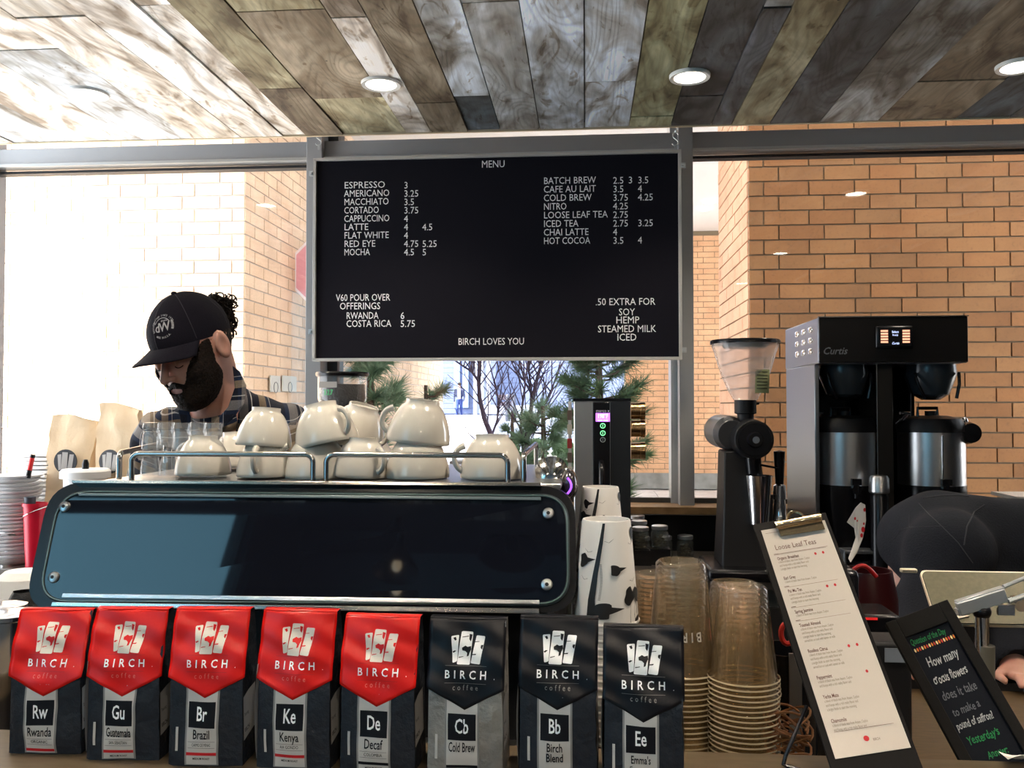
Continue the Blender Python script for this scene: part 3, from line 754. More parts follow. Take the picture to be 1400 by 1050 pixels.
def bag(px, w_px, ztop_px, name, code, l1, l2='', red=True, body=None, stripe=True, pxs=None, lean=0, yy=1.012, foil=False, tipd=.070):
    Yf = yy; w = .0885; d = .060; h = sx(1049 - ztop_px, 1.04) + .0; h = W(px, ztop_px, 1.04).z - 1.08
    t = thing('coffee_bag', name, 'coffee bag', (XX(px, Yf + .0, 900), Yf + d / 2, 1.08), R(lean), 'coffee bags lined up on the front ledge')
    sd = px * .37
    def wob(x, z, a=.0022, s=28): return a * noise.noise(Vector((x * s + sd, z * s, sd)))
    h1 = h * .50
    def g(z):
        if z < h1: return 1
        u = (z - h1) / (h - h1); return 1 - .80 * u ** 1.25
    def front(x, z, off=0.):
        bul = .0045 * (1 - (2 * x / w) ** 2) * math.sin(min(z / h1, 1) * math.pi * .9 + .2) if z < h1 * 1.1 else 0
        crease = .0016 * math.sin(z * 210 + x * 90 + sd) * (1 if z > h1 else .35)
        return -(d / 2) * g(z) - bul - wob(x, z, .0035) - crease * .6 - off
    def wid(z): return w * (1 - .03 * math.sin(math.pi * min(1, z / h)) + (.02 if z > h * .8 else 0))
    NZ = 26; NX = 14; NS = 6; vs = []; 
    for j in range(NZ + 1):
        z = h * j / NZ; ww = wid(z); ring = []
        for i in range(NX): x = -ww / 2 + ww * i / NX; ring.append((x, front(x, z) if 0 < i else -(d / 2) * g(z) + .002, z))
        for i in range(NS):
            u = i / NS; yv = -(d / 2) * g(z) + d * g(z) * u; pinch = .012 * (1 - abs(2 * u - 1)) * max(0, (z / h - .25)) * 1.3 + .0015 * noise.noise(Vector((sd, yv * 50, z * 60)))
            ring.append((ww / 2 - pinch, yv, z))
        for i in range(NX): x = ww / 2 - ww * i / NX; ring.append((x, (d / 2) * g(z) + wob(x, z), z))
        for i in range(NS):
            u = i / NS; yv = (d / 2) * g(z) - d * g(z) * u; pinch = .012 * (1 - abs(2 * u - 1)) * max(0, (z / h - .25)) * 1.3
            ring.append((-ww / 2 + pinch, yv, z))
        vs += ring
    K = 2 * NX + 2 * NS; fs = [(j * K + i, j * K + (i + 1) % K, (j + 1) * K + (i + 1) % K, (j + 1) * K + i) for j in range(NZ) for i in range(K)]
    fs += [tuple(range(K))[::-1], tuple(NZ * K + i for i in range(K))]
    MB().add(vs, fs).build('pouch', body or m_slate, t, smooth=50)
    fm = m_red if red else m_flk
    # flap folded forward over the top, pointed at the bottom
    tip = h - tipd * 1.38; wf = w * 1.02
    def flap(u, v, off=.0016):
        x = (u - .5) * wf; zb = tip + abs(x) / (wf / 2) * .023; z = zb + (h + .001 - zb) * v; return (x, front(x, z, off), z)
    fl = MB().grid(lambda u, v: flap(u, v), 20, 20)
    fl.grid(lambda u, v: ((u - .5) * wf, front((u - .5) * wf, h, .0016) * (1 - v) + (.008) * v, h + .001 + .001 * math.sin(v * 3.1)), 20, 3)
    o = fl.build('flap', fm, t, smooth=60)
    sgm = o.modifiers.new('thickness', 'SOLIDIFY'); sgm.thickness = .0006
    fo = lambda e: (lambda x, z: (x, front(x, z, .0016 + e), z))
    # emblem of three trunks
    cx = 0; cz = h - tipd * .43; k = w / 490
    mb = MB()
    for q in TR:
        q2 = roundpoly(q, [9] * 4, 3); q2 = [(a * k * 1.0, cz - b * k * .92) for a, b in q2]
        mb.poly(q2, fo(.0007), sub=3)
    mb.build('emblem', m_logo if red else m_wtxt, t, smooth=0)
    mb = MB()
    for q in [[(-30, 0), (-8, -14), (6, -6), (28, -12), (30, 10), (20, 30), (14, 52), (2, 58), (4, 34), (-8, 22), (-28, 18)], [(14, -88), (34, -84), (30, -60), (24, -40), (14, -54)], [(-88, -64), (-72, -70), (-66, -52), (-76, -46)],
              [(92, -20), (108, -22), (100, 8), (90, -4)], [(-92, 28), (-78, 20), (-66, 22), (-84, 36)], [(36, 40), (64, 36), (60, 44), (38, 46)], [(-50, 62), (-20, 56), (-20, 60), (-50, 68)], [(-30, -70), (10, -76), (10, -71), (-30, -66)], [(52, -40), (80, -44), (80, -40), (52, -36)]]:
        mb.poly([(a * k, cz - b * k * .92) for a, b in q], fo(.0012), sub=1)
    mb.build('emblem_marks', fm, t, smooth=0)
    zt_ = h - tipd * .90
    MB().text('BIRCH', .0125, fo(.0006), 'C', xs=.90, sp=.34, bold=True, x=0, y=zt_).text('.', .008, fo(.0006), 'L', x=.0325, y=zt_).build('brand_lettering', m_wtxt, t, smooth=0)
    zt2 = h - tipd * 1.08
    MB().text('coffee', .0085, fo(.0006), 'C', xs=.8, sp=.30, x=0, y=zt2).build('small_lettering', m_dim if red else m_dimk, t, smooth=0)
    mb = MB().rect(-.024, zt_ + .0135, .024, zt_ + .0138, fo(.0006), 8, 1).rect(-.024, zt_ - .0052, .024, zt_ - .0049, fo(.0006), 8, 1); mb.build('fine_rules', m_dimk if not red else mat('dark_red_print', srgb(150, 20, 20), .5), t, smooth=0)
    # label down the front
    lx = -.003; lw = .0400
    fb = lambda e: (lambda x, z: (x, front(x, z, .0009 + e), z))
    zT = tip + .014; zB = .0018 + (.012 if l2 == '' and not red and False else 0)
    x0, x1 = lx - lw / 2, lx + lw / 2
    lb = MB().rect(x0, zB, x1, zT, fb(0), 8, 24).build('label', mat('label_margin', srgb(128, 128, 128), .6), t)
    MB().rect(x0 + .0022, zB + .001, x1 - .0022, zT, fb(.0003), 8, 24).build('label_face', m_lab, lb)
    zs1 = tip - .0045; zs0 = zs1 - .0295
    MB().rect(x0 + .0038, zs0, x1 - .0038, zs1, fb(.0006), 6, 6).build('dark_square', m_btxt, lb)
    MB().text(code, .0225, fb(.0009), 'C', xs=.60, bold=True, x=lx, y=zs0 + .0085).build('code_lettering', m_wtxt, lb, smooth=0)
    zn = zs0 - .0125; mb = MB()
    ws = .0305 / max(.01, sum(GLB[c][2] for c in l1) * .0150)
    if l2 in ('Blend',):
        mb.text(l1, .0140, fb(.0008), 'C', xs=.62, bold=True, x=lx, y=zn + .0005).text(l2, .0140, fb(.0008), 'C', xs=.62, bold=True, x=lx, y=zn - .0115); zn -= .012
    elif l2 == 'Espresso':
        mb.text(l1, .0125, fb(.0008), 'C', xs=.58, bold=True, x=lx, y=zn + .001).text(l2, .0095, fb(.0008), 'C', xs=.72, x=lx, y=zn - .0085); zn -= .010
    else: mb.text(l1, .0150, fb(.0008), 'C', xs=min(.62, ws), bold=True, x=lx, y=zn)
    mb.build('name_lettering', m_btxt, lb, smooth=0)
    if l2 and l2 not in ('Blend', 'Espresso'):
        ws = min(.9, .022 / (sum(GL[c][2] for c in l2) * .0052))
        MB().text(l2, .0052, fb(.0008), 'C', xs=ws, x=lx, y=zn - .0085).rect(x0 + .004, zn - .0035, x1 - .004, zn - .0032, fb(.0008), 6).rect(x0 + .004, zn - .0105, x1 - .004, zn - .0102, fb(.0008), 6).build('origin_lettering', m_btxt, lb, smooth=0)
    zr = zn - .0155
    if zr > .006:
        MB().rect(x0 + .0022, zr - .0035, x1 - .0022, zr, fb(.0007), 6, 1).build('label_band', m_labr if (red and code != 'De') else m_btxt, lb)
    if zr > .010:
        MB().text('DARK ROAST' if not red else 'MEDIUM ROAST', .0035, fb(.0008), 'C', xs=.8, bold=True, x=lx, y=zr - .0085).build('roast_lettering', m_btxt, lb, smooth=0)
    # narrow side sticker and best-before slip, side label wrapping the right gusset
    if name.find('leftmost') < 0:
        MB().rect(-w / 2 + .010, .018, -w / 2 + .013, .045, fb(.0003), 1, 8).build('date_slip', m_lab, t)
    sdv = MB().grid(lambda u, v: (wid(.03 + .045 * v) / 2 + .0012 - .010 * (1 - abs(2 * (.12 + .7 * u) - 1)) * max(0, ((.03 + .045 * v) / h - .25)), -d / 2 * .92 + d * .72 * u, .028 + .05 * v + .006 * u), 6, 8)
    sd_ = sdv.build('side_label', m_lab, t)
    mb = MB()
    for z_, s_, bb in ((.055, .007, False), (.036, .009, True)):
        mb.text('BIRCH' if bb else 'Tasting', s_ * .8, lambda a, b: (w / 2 + .0022 - .004 * (.5 - abs(a / d)), -d / 2 + .004 + a, b + a * .12), 'L', xs=.8, bold=bb, x=0, y=z_)
    mb.build('side_lettering', m_btxt, sd_, smooth=0)
    if foil: MB().grid(lambda u, v: (-wid(h * (.12 + .5 * v)) / 2 - .0012 - .003 * math.sin(math.pi * v) * (1 - u), -d / 2 + .002 + d * .8 * u, h * (.05 + .62 * v)), 4, 12).build('gusset_edge', m_foil, t)
    return t
bag(60, 103, 838, 'leftmost coffee bag, red flap and RW label', 'Rw', 'Rwanda', 'ORGANIC', lean=4, yy=1.03)
bag(167, 103, 834, 'red flap coffee bag with GU label, second from left', 'Gu', 'Guatemala', 'SAN SEBASTIAN', lean=3, yy=1.02, foil=True)
bag(280, 103, 832, 'red flap coffee bag with BR label, third from left', 'Br', 'Brazil', 'CARMO DE MINAS', lean=3)
bag(402, 103, 834, 'red flap coffee bag with KE label', 'Ke', 'Kenya', 'AA GONDO', lean=-1, foil=True)
bag(517, 103, 842, 'rightmost red flap coffee bag, DE label, beside the silver bag', 'De', 'Decaf', 'COLOMBIA', lean=-2)
bag(637, 103, 845, 'silver paper coffee bag with black flap and CB label', 'Cb', 'Cold Brew', '', red=False, body=m_silver, lean=-2)
bag(764, 103, 844, 'black flap coffee bag with BB label, second from right', 'Bb', 'Birch', 'Blend', red=False, lean=-3, foil=True)
bag(882, 103, 853, 'rightmost coffee bag, black flap and EE label', 'Ee', "Emma's", 'Espresso', red=False, lean=-4, yy=.998, foil=True)

# ================================================================ PAPER CUPS
m_paper = mat('white_paper', srgb(226, 222, 218), .55)
m_ink = mat('black_cup_print', (.012, .011, .012), .5)
def paper_cup(t_h=.137, rb=.0335, rt=.0445):
    """upside down cup: wide rim down; local z up from rim"""
    t = thing('paper_cup', 'x', 'paper cup', (0, 0, 0), group='stacked birch print paper cups')
    body = MB().lathe([(rt, .004), (rb + .001, t_h - .002), (rb, t_h), (rb - .002, t_h), (rb - .003, t_h - .007), (0, t_h - .007)], 48, cap=False).build('cup_wall', m_paper, t)
    pts = [(rt + .0016 * math.cos(a), .003 + .0022 * math.sin(a)) for a in [R(x) for x in range(-90, 271, 40)]]
    MB().lathe(pts, 48, cap=False).build('rolled_rim', m_paper, t)
    return t, body
def cone(t_h, rb, rt, e=.0018):
    return lambda a, z: ((rt + (rb - rt) * z / t_h + e) * math.sin(a), -(rt + (rb - rt) * z / t_h + e) * math.cos(a), z)
def thick(pts, wds, fn, mb, n=10):
    """brush stroke along pts, subdivided and mapped"""
    P = []
    for i in range(len(pts) - 1):
        for k in range(n): u = k / n; P.append((pts[i][0] + (pts[i + 1][0] - pts[i][0]) * u, pts[i][1] + (pts[i + 1][1] - pts[i][1]) * u, wds[i] + (wds[i + 1] - wds[i]) * u))
    P.append((*pts[-1], wds[-1])); vs = []
    for a, z, w_ in P: vs += [fn(a - w_, z), fn(a + w_, z)]
    return mb.add(vs, [(2 * i, 2 * i + 2, 2 * i + 3, 2 * i + 1)[::-1] for i in range(len(P) - 1)])
def birch_print(body, fn, H):
    mb = MB(); s = H / .137
    thick([(-.12, .135 * s), (-.22, .11 * s), (-.40, .07 * s), (-.52, .035 * s), (-.50, .006 * s)], [.05, .07, .09, .12, .17], fn, mb)
    for a, z, l in [(-.1, .112, .35), (-.55, .098, -.35), (-.7, .062, -.3), (.9, .108, .3), (.85, .06, .3)]:
        thick([(a, z * s), (a + l * .5, (z - .002) * s), (a + l, (z + .003) * s)], [.02, .012, .004], lambda q, zz: fn(q, zz), mb, 3)
        thick([(a, z * s + .0008), (a + l, z * s + .001)], [.05, .02], fn, mb, 2)
    def blob(a, z, k):
        P_ = [(a + .17 * k * math.cos(t_) * (1 + .25 * math.sin(3 * t_ + a * 5)), (z + .0085 * k * math.sin(t_) * (1 + .2 * math.cos(2 * t_ + a))) * s) for t_ in [R(q_ * 18) for q_ in range(20)]]
        mb.poly(P_, fn, sub=1)
        for j in range(0):
            u = j / 11; r = math.sin(u * math.pi) ** .6 * (1 - .3 * math.sin(u * 9)); zz = (z + (u - .5) * .018 * k) * s
            thick([(a - r * .18 * k, zz), (a + r * .16 * k, zz + .0003)], [0, 0], fn, mb, 2)
            vs = [fn(a - r * .18 * k, zz), fn(a + r * .16 * k, zz), fn(a + r * .16 * k, zz + .0018 * k * s), fn(a - r * .18 * k, zz + .0018 * k * s)]; mb.add(vs, [(0, 1, 2, 3)])
        mb.poly([(a + .1 * k, (z + .004 * k) * s), (a + .1 * k, (z - .003 * k) * s), (a + .46 * k, (z + .003) * s)], fn, sub=2)
    for a, z, k in [(.28, .074, 1), (-.95, .085, 1.2), (-.12, .022, 1.5), (1.25, .12, 1), (1.2, .04, 1.2), (2.2, .09, 1.2), (-2., .05, 1.3), (3., .03, 1)]: blob(a, z, k)
    for k in range(26):
        z = (.036 + k * .0018) * s; a = -.26 + .07 * math.sin(k / 25 * 2.6); mb.add([fn(a - .04, z), fn(a + .04, z), fn(a + .04, z + .0006), fn(a - .04, z + .0006)], [(0, 1, 2, 3)])
    o = mb.build('birch_print', m_ink, body, smooth=0)
    return o
ONES = 'first second third fourth fifth sixth seventh eighth ninth tenth eleventh twelfth thirteenth fourteenth fifteenth sixteenth seventeenth eighteenth nineteenth'.split()
def nth(k):
    n = k + 1; t_ = {20: 'twentieth', 30: 'thirtieth', 40: 'fortieth'}; u_ = {2: 'twenty', 3: 'thirty', 4: 'forty'}
    return (ONES[n - 1] if n < 20 else t_[n] if n % 10 == 0 else u_[n // 10] + ' ' + ONES[n % 10 - 1]) + ' from the top'
def cup_stack(px, Y, ytop, H, rb, rt, n, names, pitch=.0105, tone=None, ty=0):
    t, body = paper_cup(H, rb, rt); birch_print(body, cone(H, rb, rt), H)
    MB().text('BIRCH COFFEE NEW YORK', .006, lambda a, b: (a, -rb + .0105 + b - abs(a) * .2, H - .0064), 'C', xs=.55, x=0, y=0).build('base_lettering', m_ink, body, smooth=0)
    z = ZZ(ytop, Y) - H; t.location = (XX(px, Y, 750), Y, z); t['label'] = names[0]
    k = 1; z -= pitch
    if tone: pass
    while z > .902 and k < n:
        c = copy_tree(t, (t.location.x + random.uniform(-.0006, .0006), Y, z), rz=random.uniform(0, 6)); c['label'] = names[1] + ', ' + nth(k); c['group'] = names[2]
        z -= pitch; k += 1
    return z + pitch
def stand_cup(px, Y, ztop, r, label):
    tt = thing('cup_pedestal', label, 'container', (XX(px, Y, 750), Y, .90))
    MB().lathe([(r, 0), (r, ztop - .905), (r - .004, ztop - .902), (0, ztop - .902)], 32).build('canister', m_steel, tt)
zlow = cup_stack(829, 1.235, 709, .140, .0325, .0440, 30, ['white birch print paper cup topping the tall front stack', 'paper cup in the front stack showing only its rim', 'rims of the front paper cup stack'])
stand_cup(829, 1.235, zlow - .002, .035, 'steel canister hidden under the front paper cup stack')
zlow = cup_stack(821, 1.385, 665, .115, .0275, .0385, 24, ['smaller tan lit birch print paper cup on the rear stack', 'paper cup nested in the rear stack', 'rims of the rear paper cup stack'])
stand_cup(821, 1.385, zlow - .002, .03, 'steel canister hidden under the rear paper cup stack')

# ================================================================ CLEAR PLASTIC CUPS
m_pet = glassy('clear_pet', (.985, .97, .95), 1.4, body=(1., .78, .50), bodyfac=.05)
m_pet2 = glassy('clear_pet_nested', (.995, .985, .965), 1.25, body=(1., .72, .40), bodyfac=.012)
m_petr = glassy('clear_pet_rim', (.98, .96, .93), 1.5, body=(1., .86, .62), bodyfac=.35)
def clear_cup(H, rb, rt, word=True):
    t = thing('plastic_cup', 'x', 'plastic cup', (0, 0, 0))
    prof = [(rt + .003, 0), (rt + .0034, .0018), (rt + .002, .0032), (rt, .0034), (rt - .0008, .010), (rb + .0015, H - .012), (rb + .001, H - .004), (rb - .003, H), (rb - .006, H - .001), (rb - .009, H - .006), (0, H - .0065)]
    b = MB().lathe(prof, 40, cap=False).build('cup_wall', m_pet, t, smooth=50)
    MB().lathe([(rt + .0030 + .0009 * math.cos(R(a)), .0014 + .0012 * math.sin(R(a))) for a in range(0, 361, 45)], 40, cap=False).build('rim', m_petr, b)
    return t, b
NEST = {}
def nested(b):
    if b.data.name not in NEST: d = b.data.copy(); d.materials[0] = m_pet2; NEST[b.data.name] = d
    return NEST[b.data.name]
def clear_stack(px, Y, ytop, H, rb, rt, n, pitch, labels, word=False, tilt=0):
    t, b = clear_cup(H, rb, rt)
    if word:
        fn = cone(H, rb, rt, .0005)
        MB().text('BIRCH', .018, lambda a, z: fn(-(a / rt) - .1, H * .40 - z), 'C', xs=.9, sp=.25, bold=True).build('upside_down_lettering', mat('frosted_print', srgb(205, 200, 190), .5), b, smooth=0)
    z = ZZ(ytop, Y) - H; x = XX(px, Y, 850); t.location = (x, Y, z); t['label'] = labels[0]
    k = 1; z -= pitch; q = b
    while z > .90 and k < n:
        c = t.copy(); COL.objects.link(c); w_ = b.copy(); w_.data = nested(b); COL.objects.link(w_); w_.parent = c; rm = [x for x in b.children if x.name.startswith('rim')][0].copy(); COL.objects.link(rm); rm.parent = w_
        c.location = (x + random.uniform(-.0008, .0008), Y + random.uniform(-.0008, .0008), z); c['label'] = labels[1] + ', ' + nth(k); c['group'] = labels[2]; z -= pitch; k += 1
    return z + pitch
clear_stack(1016, 1.21, 796, .122, .031, .044, 60, .0066, ['upside down clear cup topping the right front stack', 'clear cup nested in the right front stack', 'rims of the right clear cup stack'])
clear_stack(931, 1.25, 764, .150, .0335, .0475, 60, .0072, ['tall upside down clear cup topping the stack behind the rightmost coffee bag', 'clear cup in the tall stack behind the EE bag', 'rims of the tall clear cup stack'], word=True)
clear_stack(893, 1.37, 781, .130, .030, .043, 40, .0066, ['clear cup topping the low stack between paper cups and tall clear cups', 'clear cup in the low stack beside the paper cups', 'rims of the left clear cup stack'])
clear_stack(1004, 1.34, 792, .13, .034, .046, 60, .0070, ['clear cup topping the stack behind the right front stack', 'clear cup in the stack behind the right front one', 'rims of the rear clear cup stack'])
# ================================================================ TWIN BREWER
m_stl2 = mat('polished_steel', (.26, .28, .31), .28, 1.)
m_dkst = mat('black_mirror_steel', (.045, .04, .038), .12, .8)
BYF = 3.13
x0 = XX(1119, BYF); x1 = XX(1324, BYF); zt_ = ZZ(434, BYF, 1120); zh = ZZ(497, BYF, 1120)
bw_ = x1 - x0; bd = .50; H = zt_ - .9; hh = zt_ - zh
t = thing('coffee_brewer', 'twin steel airport style coffee brewer with touch screen and two thermal dispensers', 'coffee brewer', ((x0 + x1) / 2, BYF + .0, .9))
# head: steel shell and mirror black front fascia
MB().box((0, bd / 2, H - hh / 2), (bw_, bd, hh)).build('head_shell', m_stl2, t, bevel=.004)
MB().box((0, -.004, H - hh / 2 + .001), (bw_ - .004, .010, hh - .004)).build('fascia', m_dkst, t, bevel=.002)
MB().box((0, -.004, H + .001), (bw_ + .002, .014, .003)).build('top_edge', m_rail, t)
# side louvres: nine dimpled vents on the left
for i in range(3):
    for j in range(3):
        MB().ell((-bw_ / 2 - .001, .10 + i * .10, H - .035 - j * .038), (.006, .028, .012), 12, 8).build('vent', m_chrome, t)
# side columns and back
MB().box((-bw_ / 2 + .008, bd / 2 + .02, (H - hh) / 2), (.016, bd - .06, H - hh)).build('side_panel', m_stl2, t, bevel=.003)
MB().box((bw_ / 2 - .09, bd / 2 + .14, (H - hh) / 2), (.010, bd - .30, H - hh)).build('side_panel', m_blkm, t, bevel=.003)
MB().box((0, bd - .12, (H - hh) / 2), (bw_ - .09, .02, H - hh)).build('back_panel', m_blk, t)
MB().box((.00, .18, (H - hh) / 2), (.055, .20, H - hh)).build('centre_column', mat('dark_brown_steel', (.03, .027, .025), .35, .5), t, bevel=.002)
MB().box((-.0285, .078, (H - hh) / 2), (.003, .004, H - hh)).build('bright_edge', m_chrome, t)
MB().box((0, .22, .03), (bw_ - .03, .46, .05)).build('base', m_blkm, t, bevel=.006)
# screen
sxm = XX(1222, BYF) - (x0 + x1) / 2; szm = ZZ(464, BYF) - .9
sc_ = MB().box((sxm, -.012, szm), (.125, .016, .080)).build('screen_housing', m_blk, t, bevel=.008)
MB().box((sxm, -.0205, szm), (.104, .002, .058)).build('screen', mat('screen_dark', (.008, .008, .01), .15), sc_)
m_or = mat('screen_buttons', (.8, .35, .2), .5, emit=((1, .45, .28), .9)); mbs = MB()
for sgn in (-1, 1):
    for k in range(5): mbs.box((sxm + sgn * .036, -.022, szm + .021 - k * .0095), (.024, .001, .0062))
mbs.build('screen_keys', m_or, sc_, smooth=0)
m_bl = mat('screen_text', (.5, .6, 1), .5, emit=((.55, .65, 1), 1.2))
MB().text('Select', .011, lambda a, b: (a, -.0222, b), 'C', x=sxm, y=szm + .014, bold=True).text('Ready', .009, lambda a, b: (a, -.0222, b), 'C', x=sxm, y=szm + .004).text('Curtis', .011, lambda a, b: (a, -.0222, b), 'C', x=sxm, y=szm - .025, shear=.3, bold=True).build('screen_lettering', m_bl, sc_, smooth=0)
lx_ = XX(1124, BYF) - (x0 + x1) / 2; lz_ = ZZ(486, BYF) - .9
MB().text('Curtis', .034, lambda a, b: (a, -.0102, b), 'L', xs=.95, x=lx_, y=lz_, shear=.3, bold=True).build('script_lettering', m_chrome, t, smooth=0)
def server(cx, i):
    yc = .155
    # brew cone housing overhead
    zc0 = H - hh
    def rr(s, zz, a, b): return [(s * a * c_, s2 * b, zz) for c_, s2 in ((-1, -1), (1, -1), (1, 1), (-1, 1))]
    mbc = MB().lathe([(.085, 0), (.088, -.035), (.062, -.105), (.03, -.125), (0, -.125)], 28, (cx, yc, zc0), cap=False); mbc.build('brew_cone', mat('smoke_plastic', (.035, .045, .055), .25), t)
    MB().tube([(cx + .075, yc - .06, zc0 - .03), (cx + .07, yc - .075, zc0 - .07), (cx + .062, yc - .07, zc0 - .12)], .006).build('cone_bracket', m_blk, t); MB().tube([(cx - .075, yc - .06, zc0 - .03), (cx - .07, yc - .075, zc0 - .07), (cx - .045, yc - .07, zc0 - .12)], .006).build('cone_bracket', m_blk, t)
    s = thing('coffee_dispenser', ['left brushed steel thermal coffee dispenser under the brewer', 'right brushed steel thermal coffee dispenser with big black knob'][i], 'coffee dispenser', (t.location.x + cx, t.location.y + yc, .956), group='thermal dispensers in the brewer')
    b0 = ZZ(660, BYF + .1) - .956; b1 = ZZ(590, BYF + .1) - .956; r = sx(42, BYF + .1)
    MB().lathe([(r, b0), (r, b1)], 48).build('steel_body', m_steel, s)
    MB().lathe([(r * .80, .0), (r * .80, .03), (r * 1.02, b0 - .05), (r * 1.02, b0)], 40).build('lower_shell', m_blk, s)
    MB().lathe([(r * 1.02, b1), (r * 1.02, b1 + .02), (r * .90, b1 + .048), (r * .5, b1 + .058), (.0, b1 + .06)], 40, cap=False).lathe([(.02, b1 + .05), (.02, b1 + .075), (0, b1 + .075)], 20, (0, -.0, 0)).build('lid', m_blkm, s)
    MB().tube([(-r * 1.05, 0, b1 + .028), (-r * .95, -.03, b1 + .045), (-r * .80, -.04, b1 + .068), (-r * 1.10, -.05, b1 + .068)], .006).build('lid_lever', m_chrome, s)
    MB().ell((r * 1.0, -.01, b1 + .04), (.012, .012, .014)).build('hinge_cap', m_chrome, s)
    MB().tube([(-r * .5, -.03, b1 + .055), (-r * .5, -.03, b1 + .085), (r * .1, -.03, b1 + .085), (r * .1, -.03, b1 + .06)], .006).build('carry_handle', m_blk, s)
    MB().cyl((0, -r + .01, b0 - .01), (0, -r - .03, b0 - .01), .016).cyl((0, -r - .022, b0 - .04), (0, -r - .022, b0 + .008), .009).box((0, -r - .02, b0 + .016), (.032, .018, .022)).build('tap', m_blk, s)
    MB().box((0, -r - .022, .045), (.105, .07, .012)).box((-.05, -r - .022, .02), (.008, .07, .05)).build('drip_bracket', mat('grey_steel', (.16, .17, .18), .35, .6), s, bevel=.003)
    if i: MB().lathe([(.0, -.035), (.034, -.034), (.040, 0), (.034, .034), (0, .035)], 24, (r * .98, -.04, b1 - .002), Matrix.Rotation(R(90), 3, 'X'), cap=False).build('side_knob', m_blk, s)
    MB().tube([(0 if not i else -.005, -r - .004, b1 - .01), (0 if not i else -.005, -r - .004, b0 + .02)], .003).build('sight_tube', m_chrome, s) if i else None
server(XX(1155, BYF + .15) - t.location.x, 0); server(XX(1273, BYF + .15) - t.location.x, 1)

# ================================================================ TALL SHOP GRINDER
GY = 3.24; gx = XX(1019, GY)
t = thing('shop_grinder', 'tall black bulk coffee grinder with big clear hopper', 'coffee grinder', (gx, GY, .9))
def gz(py): return ZZ(py, GY) - .9
def gX(px): return XX(px, GY) - gx
zt0 = gz(468); zc = gz(545)
prof = [(sx(44, GY), zt0), (sx(43.5, GY), zt0 - .02), (sx(40, GY), gz(485)), (sx(33, GY), gz(510)), (sx(24, GY), gz(532)), (sx(15.5, GY), gz(547))]
MB().lathe(prof, 48, (0, 0, 0), cap=False).build('hopper', glassy('clear_hopper', (.99, .98, .98), 1.35, body=(1, .96, .94), bodyfac=.28), t)
MB().lathe([(0, zt0 + .004), (sx(45, GY), zt0 + .004), (sx(46, GY), zt0), (sx(46, GY), zt0 - .010), (sx(30, GY), zt0 - .011), (sx(28, GY), zt0 - .024), (0, zt0 - .024)], 48, cap=False).build('hopper_lid', m_blk, t)
MB().grid(lambda u, v: (sx(8 + 20 * u, GY), -sx(31 - 6 * (1 - v) - 9 * u * u, GY) * 1.0, gz(538) + (gz(507) - gz(538)) * v), 4, 4).build('note', mat('pale_green_note', srgb(208, 212, 160), .6), t)
nb = MB()
for k in range(6): nb.rect(.0, 0, 1, 1, lambda u, v, k=k: (sx(10 + 15 * u, GY), -sx(31.8 - 6 * (1 - (.9 - k * .14)) - 9 * (.1 + .8 * u) ** 2, GY), gz(538) + (gz(507) - gz(538)) * (.88 - k * .14 + v * .03)), 4, 1)
nb.build('note_writing', m_btxt, t, smooth=0)
MB().lathe([(sx(14.5, GY), gz(547)), (sx(14.5, GY), gz(565)), (sx(11, GY), gz(566)), (sx(11, GY), gz(580))], 28).cyl((sx(14, GY), 0, gz(552)), (sx(18, GY), 0, gz(552)), .004).build('collar', m_blkm, t)
yc = -.03; c = (gX(1024), 0, gz(599))
MB().cyl((c[0], -.10, c[2]), (c[0], -.02, c[2]), sx(25, GY), sx(27, GY), 40).cyl((c[0], -.02, c[2]), (c[0], .05, c[2]), sx(27, GY), sx(20, GY), 40).build('burr_housing', m_blkm, t, bevel=.003)
MB().cyl((c[0], -.112, c[2]), (c[0], -.10, c[2]), sx(21, GY), n=40).cyl((c[0], -.125, c[2]), (c[0], -.11, c[2]), sx(9, GY), sx(11, GY), 32).build('dial', m_blk, t)
MB().cyl((c[0], -.130, c[2]), (c[0], -.124, c[2]), sx(4.5, GY), n=24).build('dial_screw', m_chrome, t)
MB().cyl((gX(998), .0, gz(592)), (gX(994), .17, gz(590)), sx(23, GY), n=40).cyl((gX(999), -.03, gz(593)), (gX(998), .0, gz(592)), sx(19, GY), sx(23, GY), 40).build('motor', mat('grey_painted_metal', (.10, .10, .105), .35, .5), t, bevel=.002)
# pedestal (tapering), spout, foot
vs = []
for py, a, b, dp in ((615, 987, 1036, .05), (700, 984, 1042, .075), (765, 980, 1046, .10)):
    vs += [(gX(a), -dp, gz(py)), (gX(b), -dp, gz(py)), (gX(b), .10, gz(py)), (gX(a), .10, gz(py))]
mb = MB().add(vs, [(0, 1, 5, 4), (1, 2, 6, 5), (2, 3, 7, 6), (3, 0, 4, 7), (4, 5, 9, 8), (5, 6, 10, 9), (6, 7, 11, 10), (7, 4, 8, 11), (3, 2, 1, 0)]); mb.build('pedestal', m_blkm, t, bevel=.006)
MB().box((gX(1005), -.02, .022), (.24, .30, .044)).build('base', m_blk, t, bevel=.014)
MB().cyl((gX(1024), -.06, gz(618)), (gX(1026), -.06, gz(648)), sx(11, GY), sx(9.5, GY), 20).tube([(gX(1030), -.06, gz(632)), (gX(1058), -.06, gz(637))], .004).build('spout', m_blk, t)
MB().box((gX(984), -.062, gz(730)), (.003, .004, .055)).build('edge_trim', m_chrome, t)
cp = thing('steel_cup', 'polished steel catch cup under the spout of the tall grinder', 'cup', (gx + gX(1029), GY - .10, .9 + gz(709)))
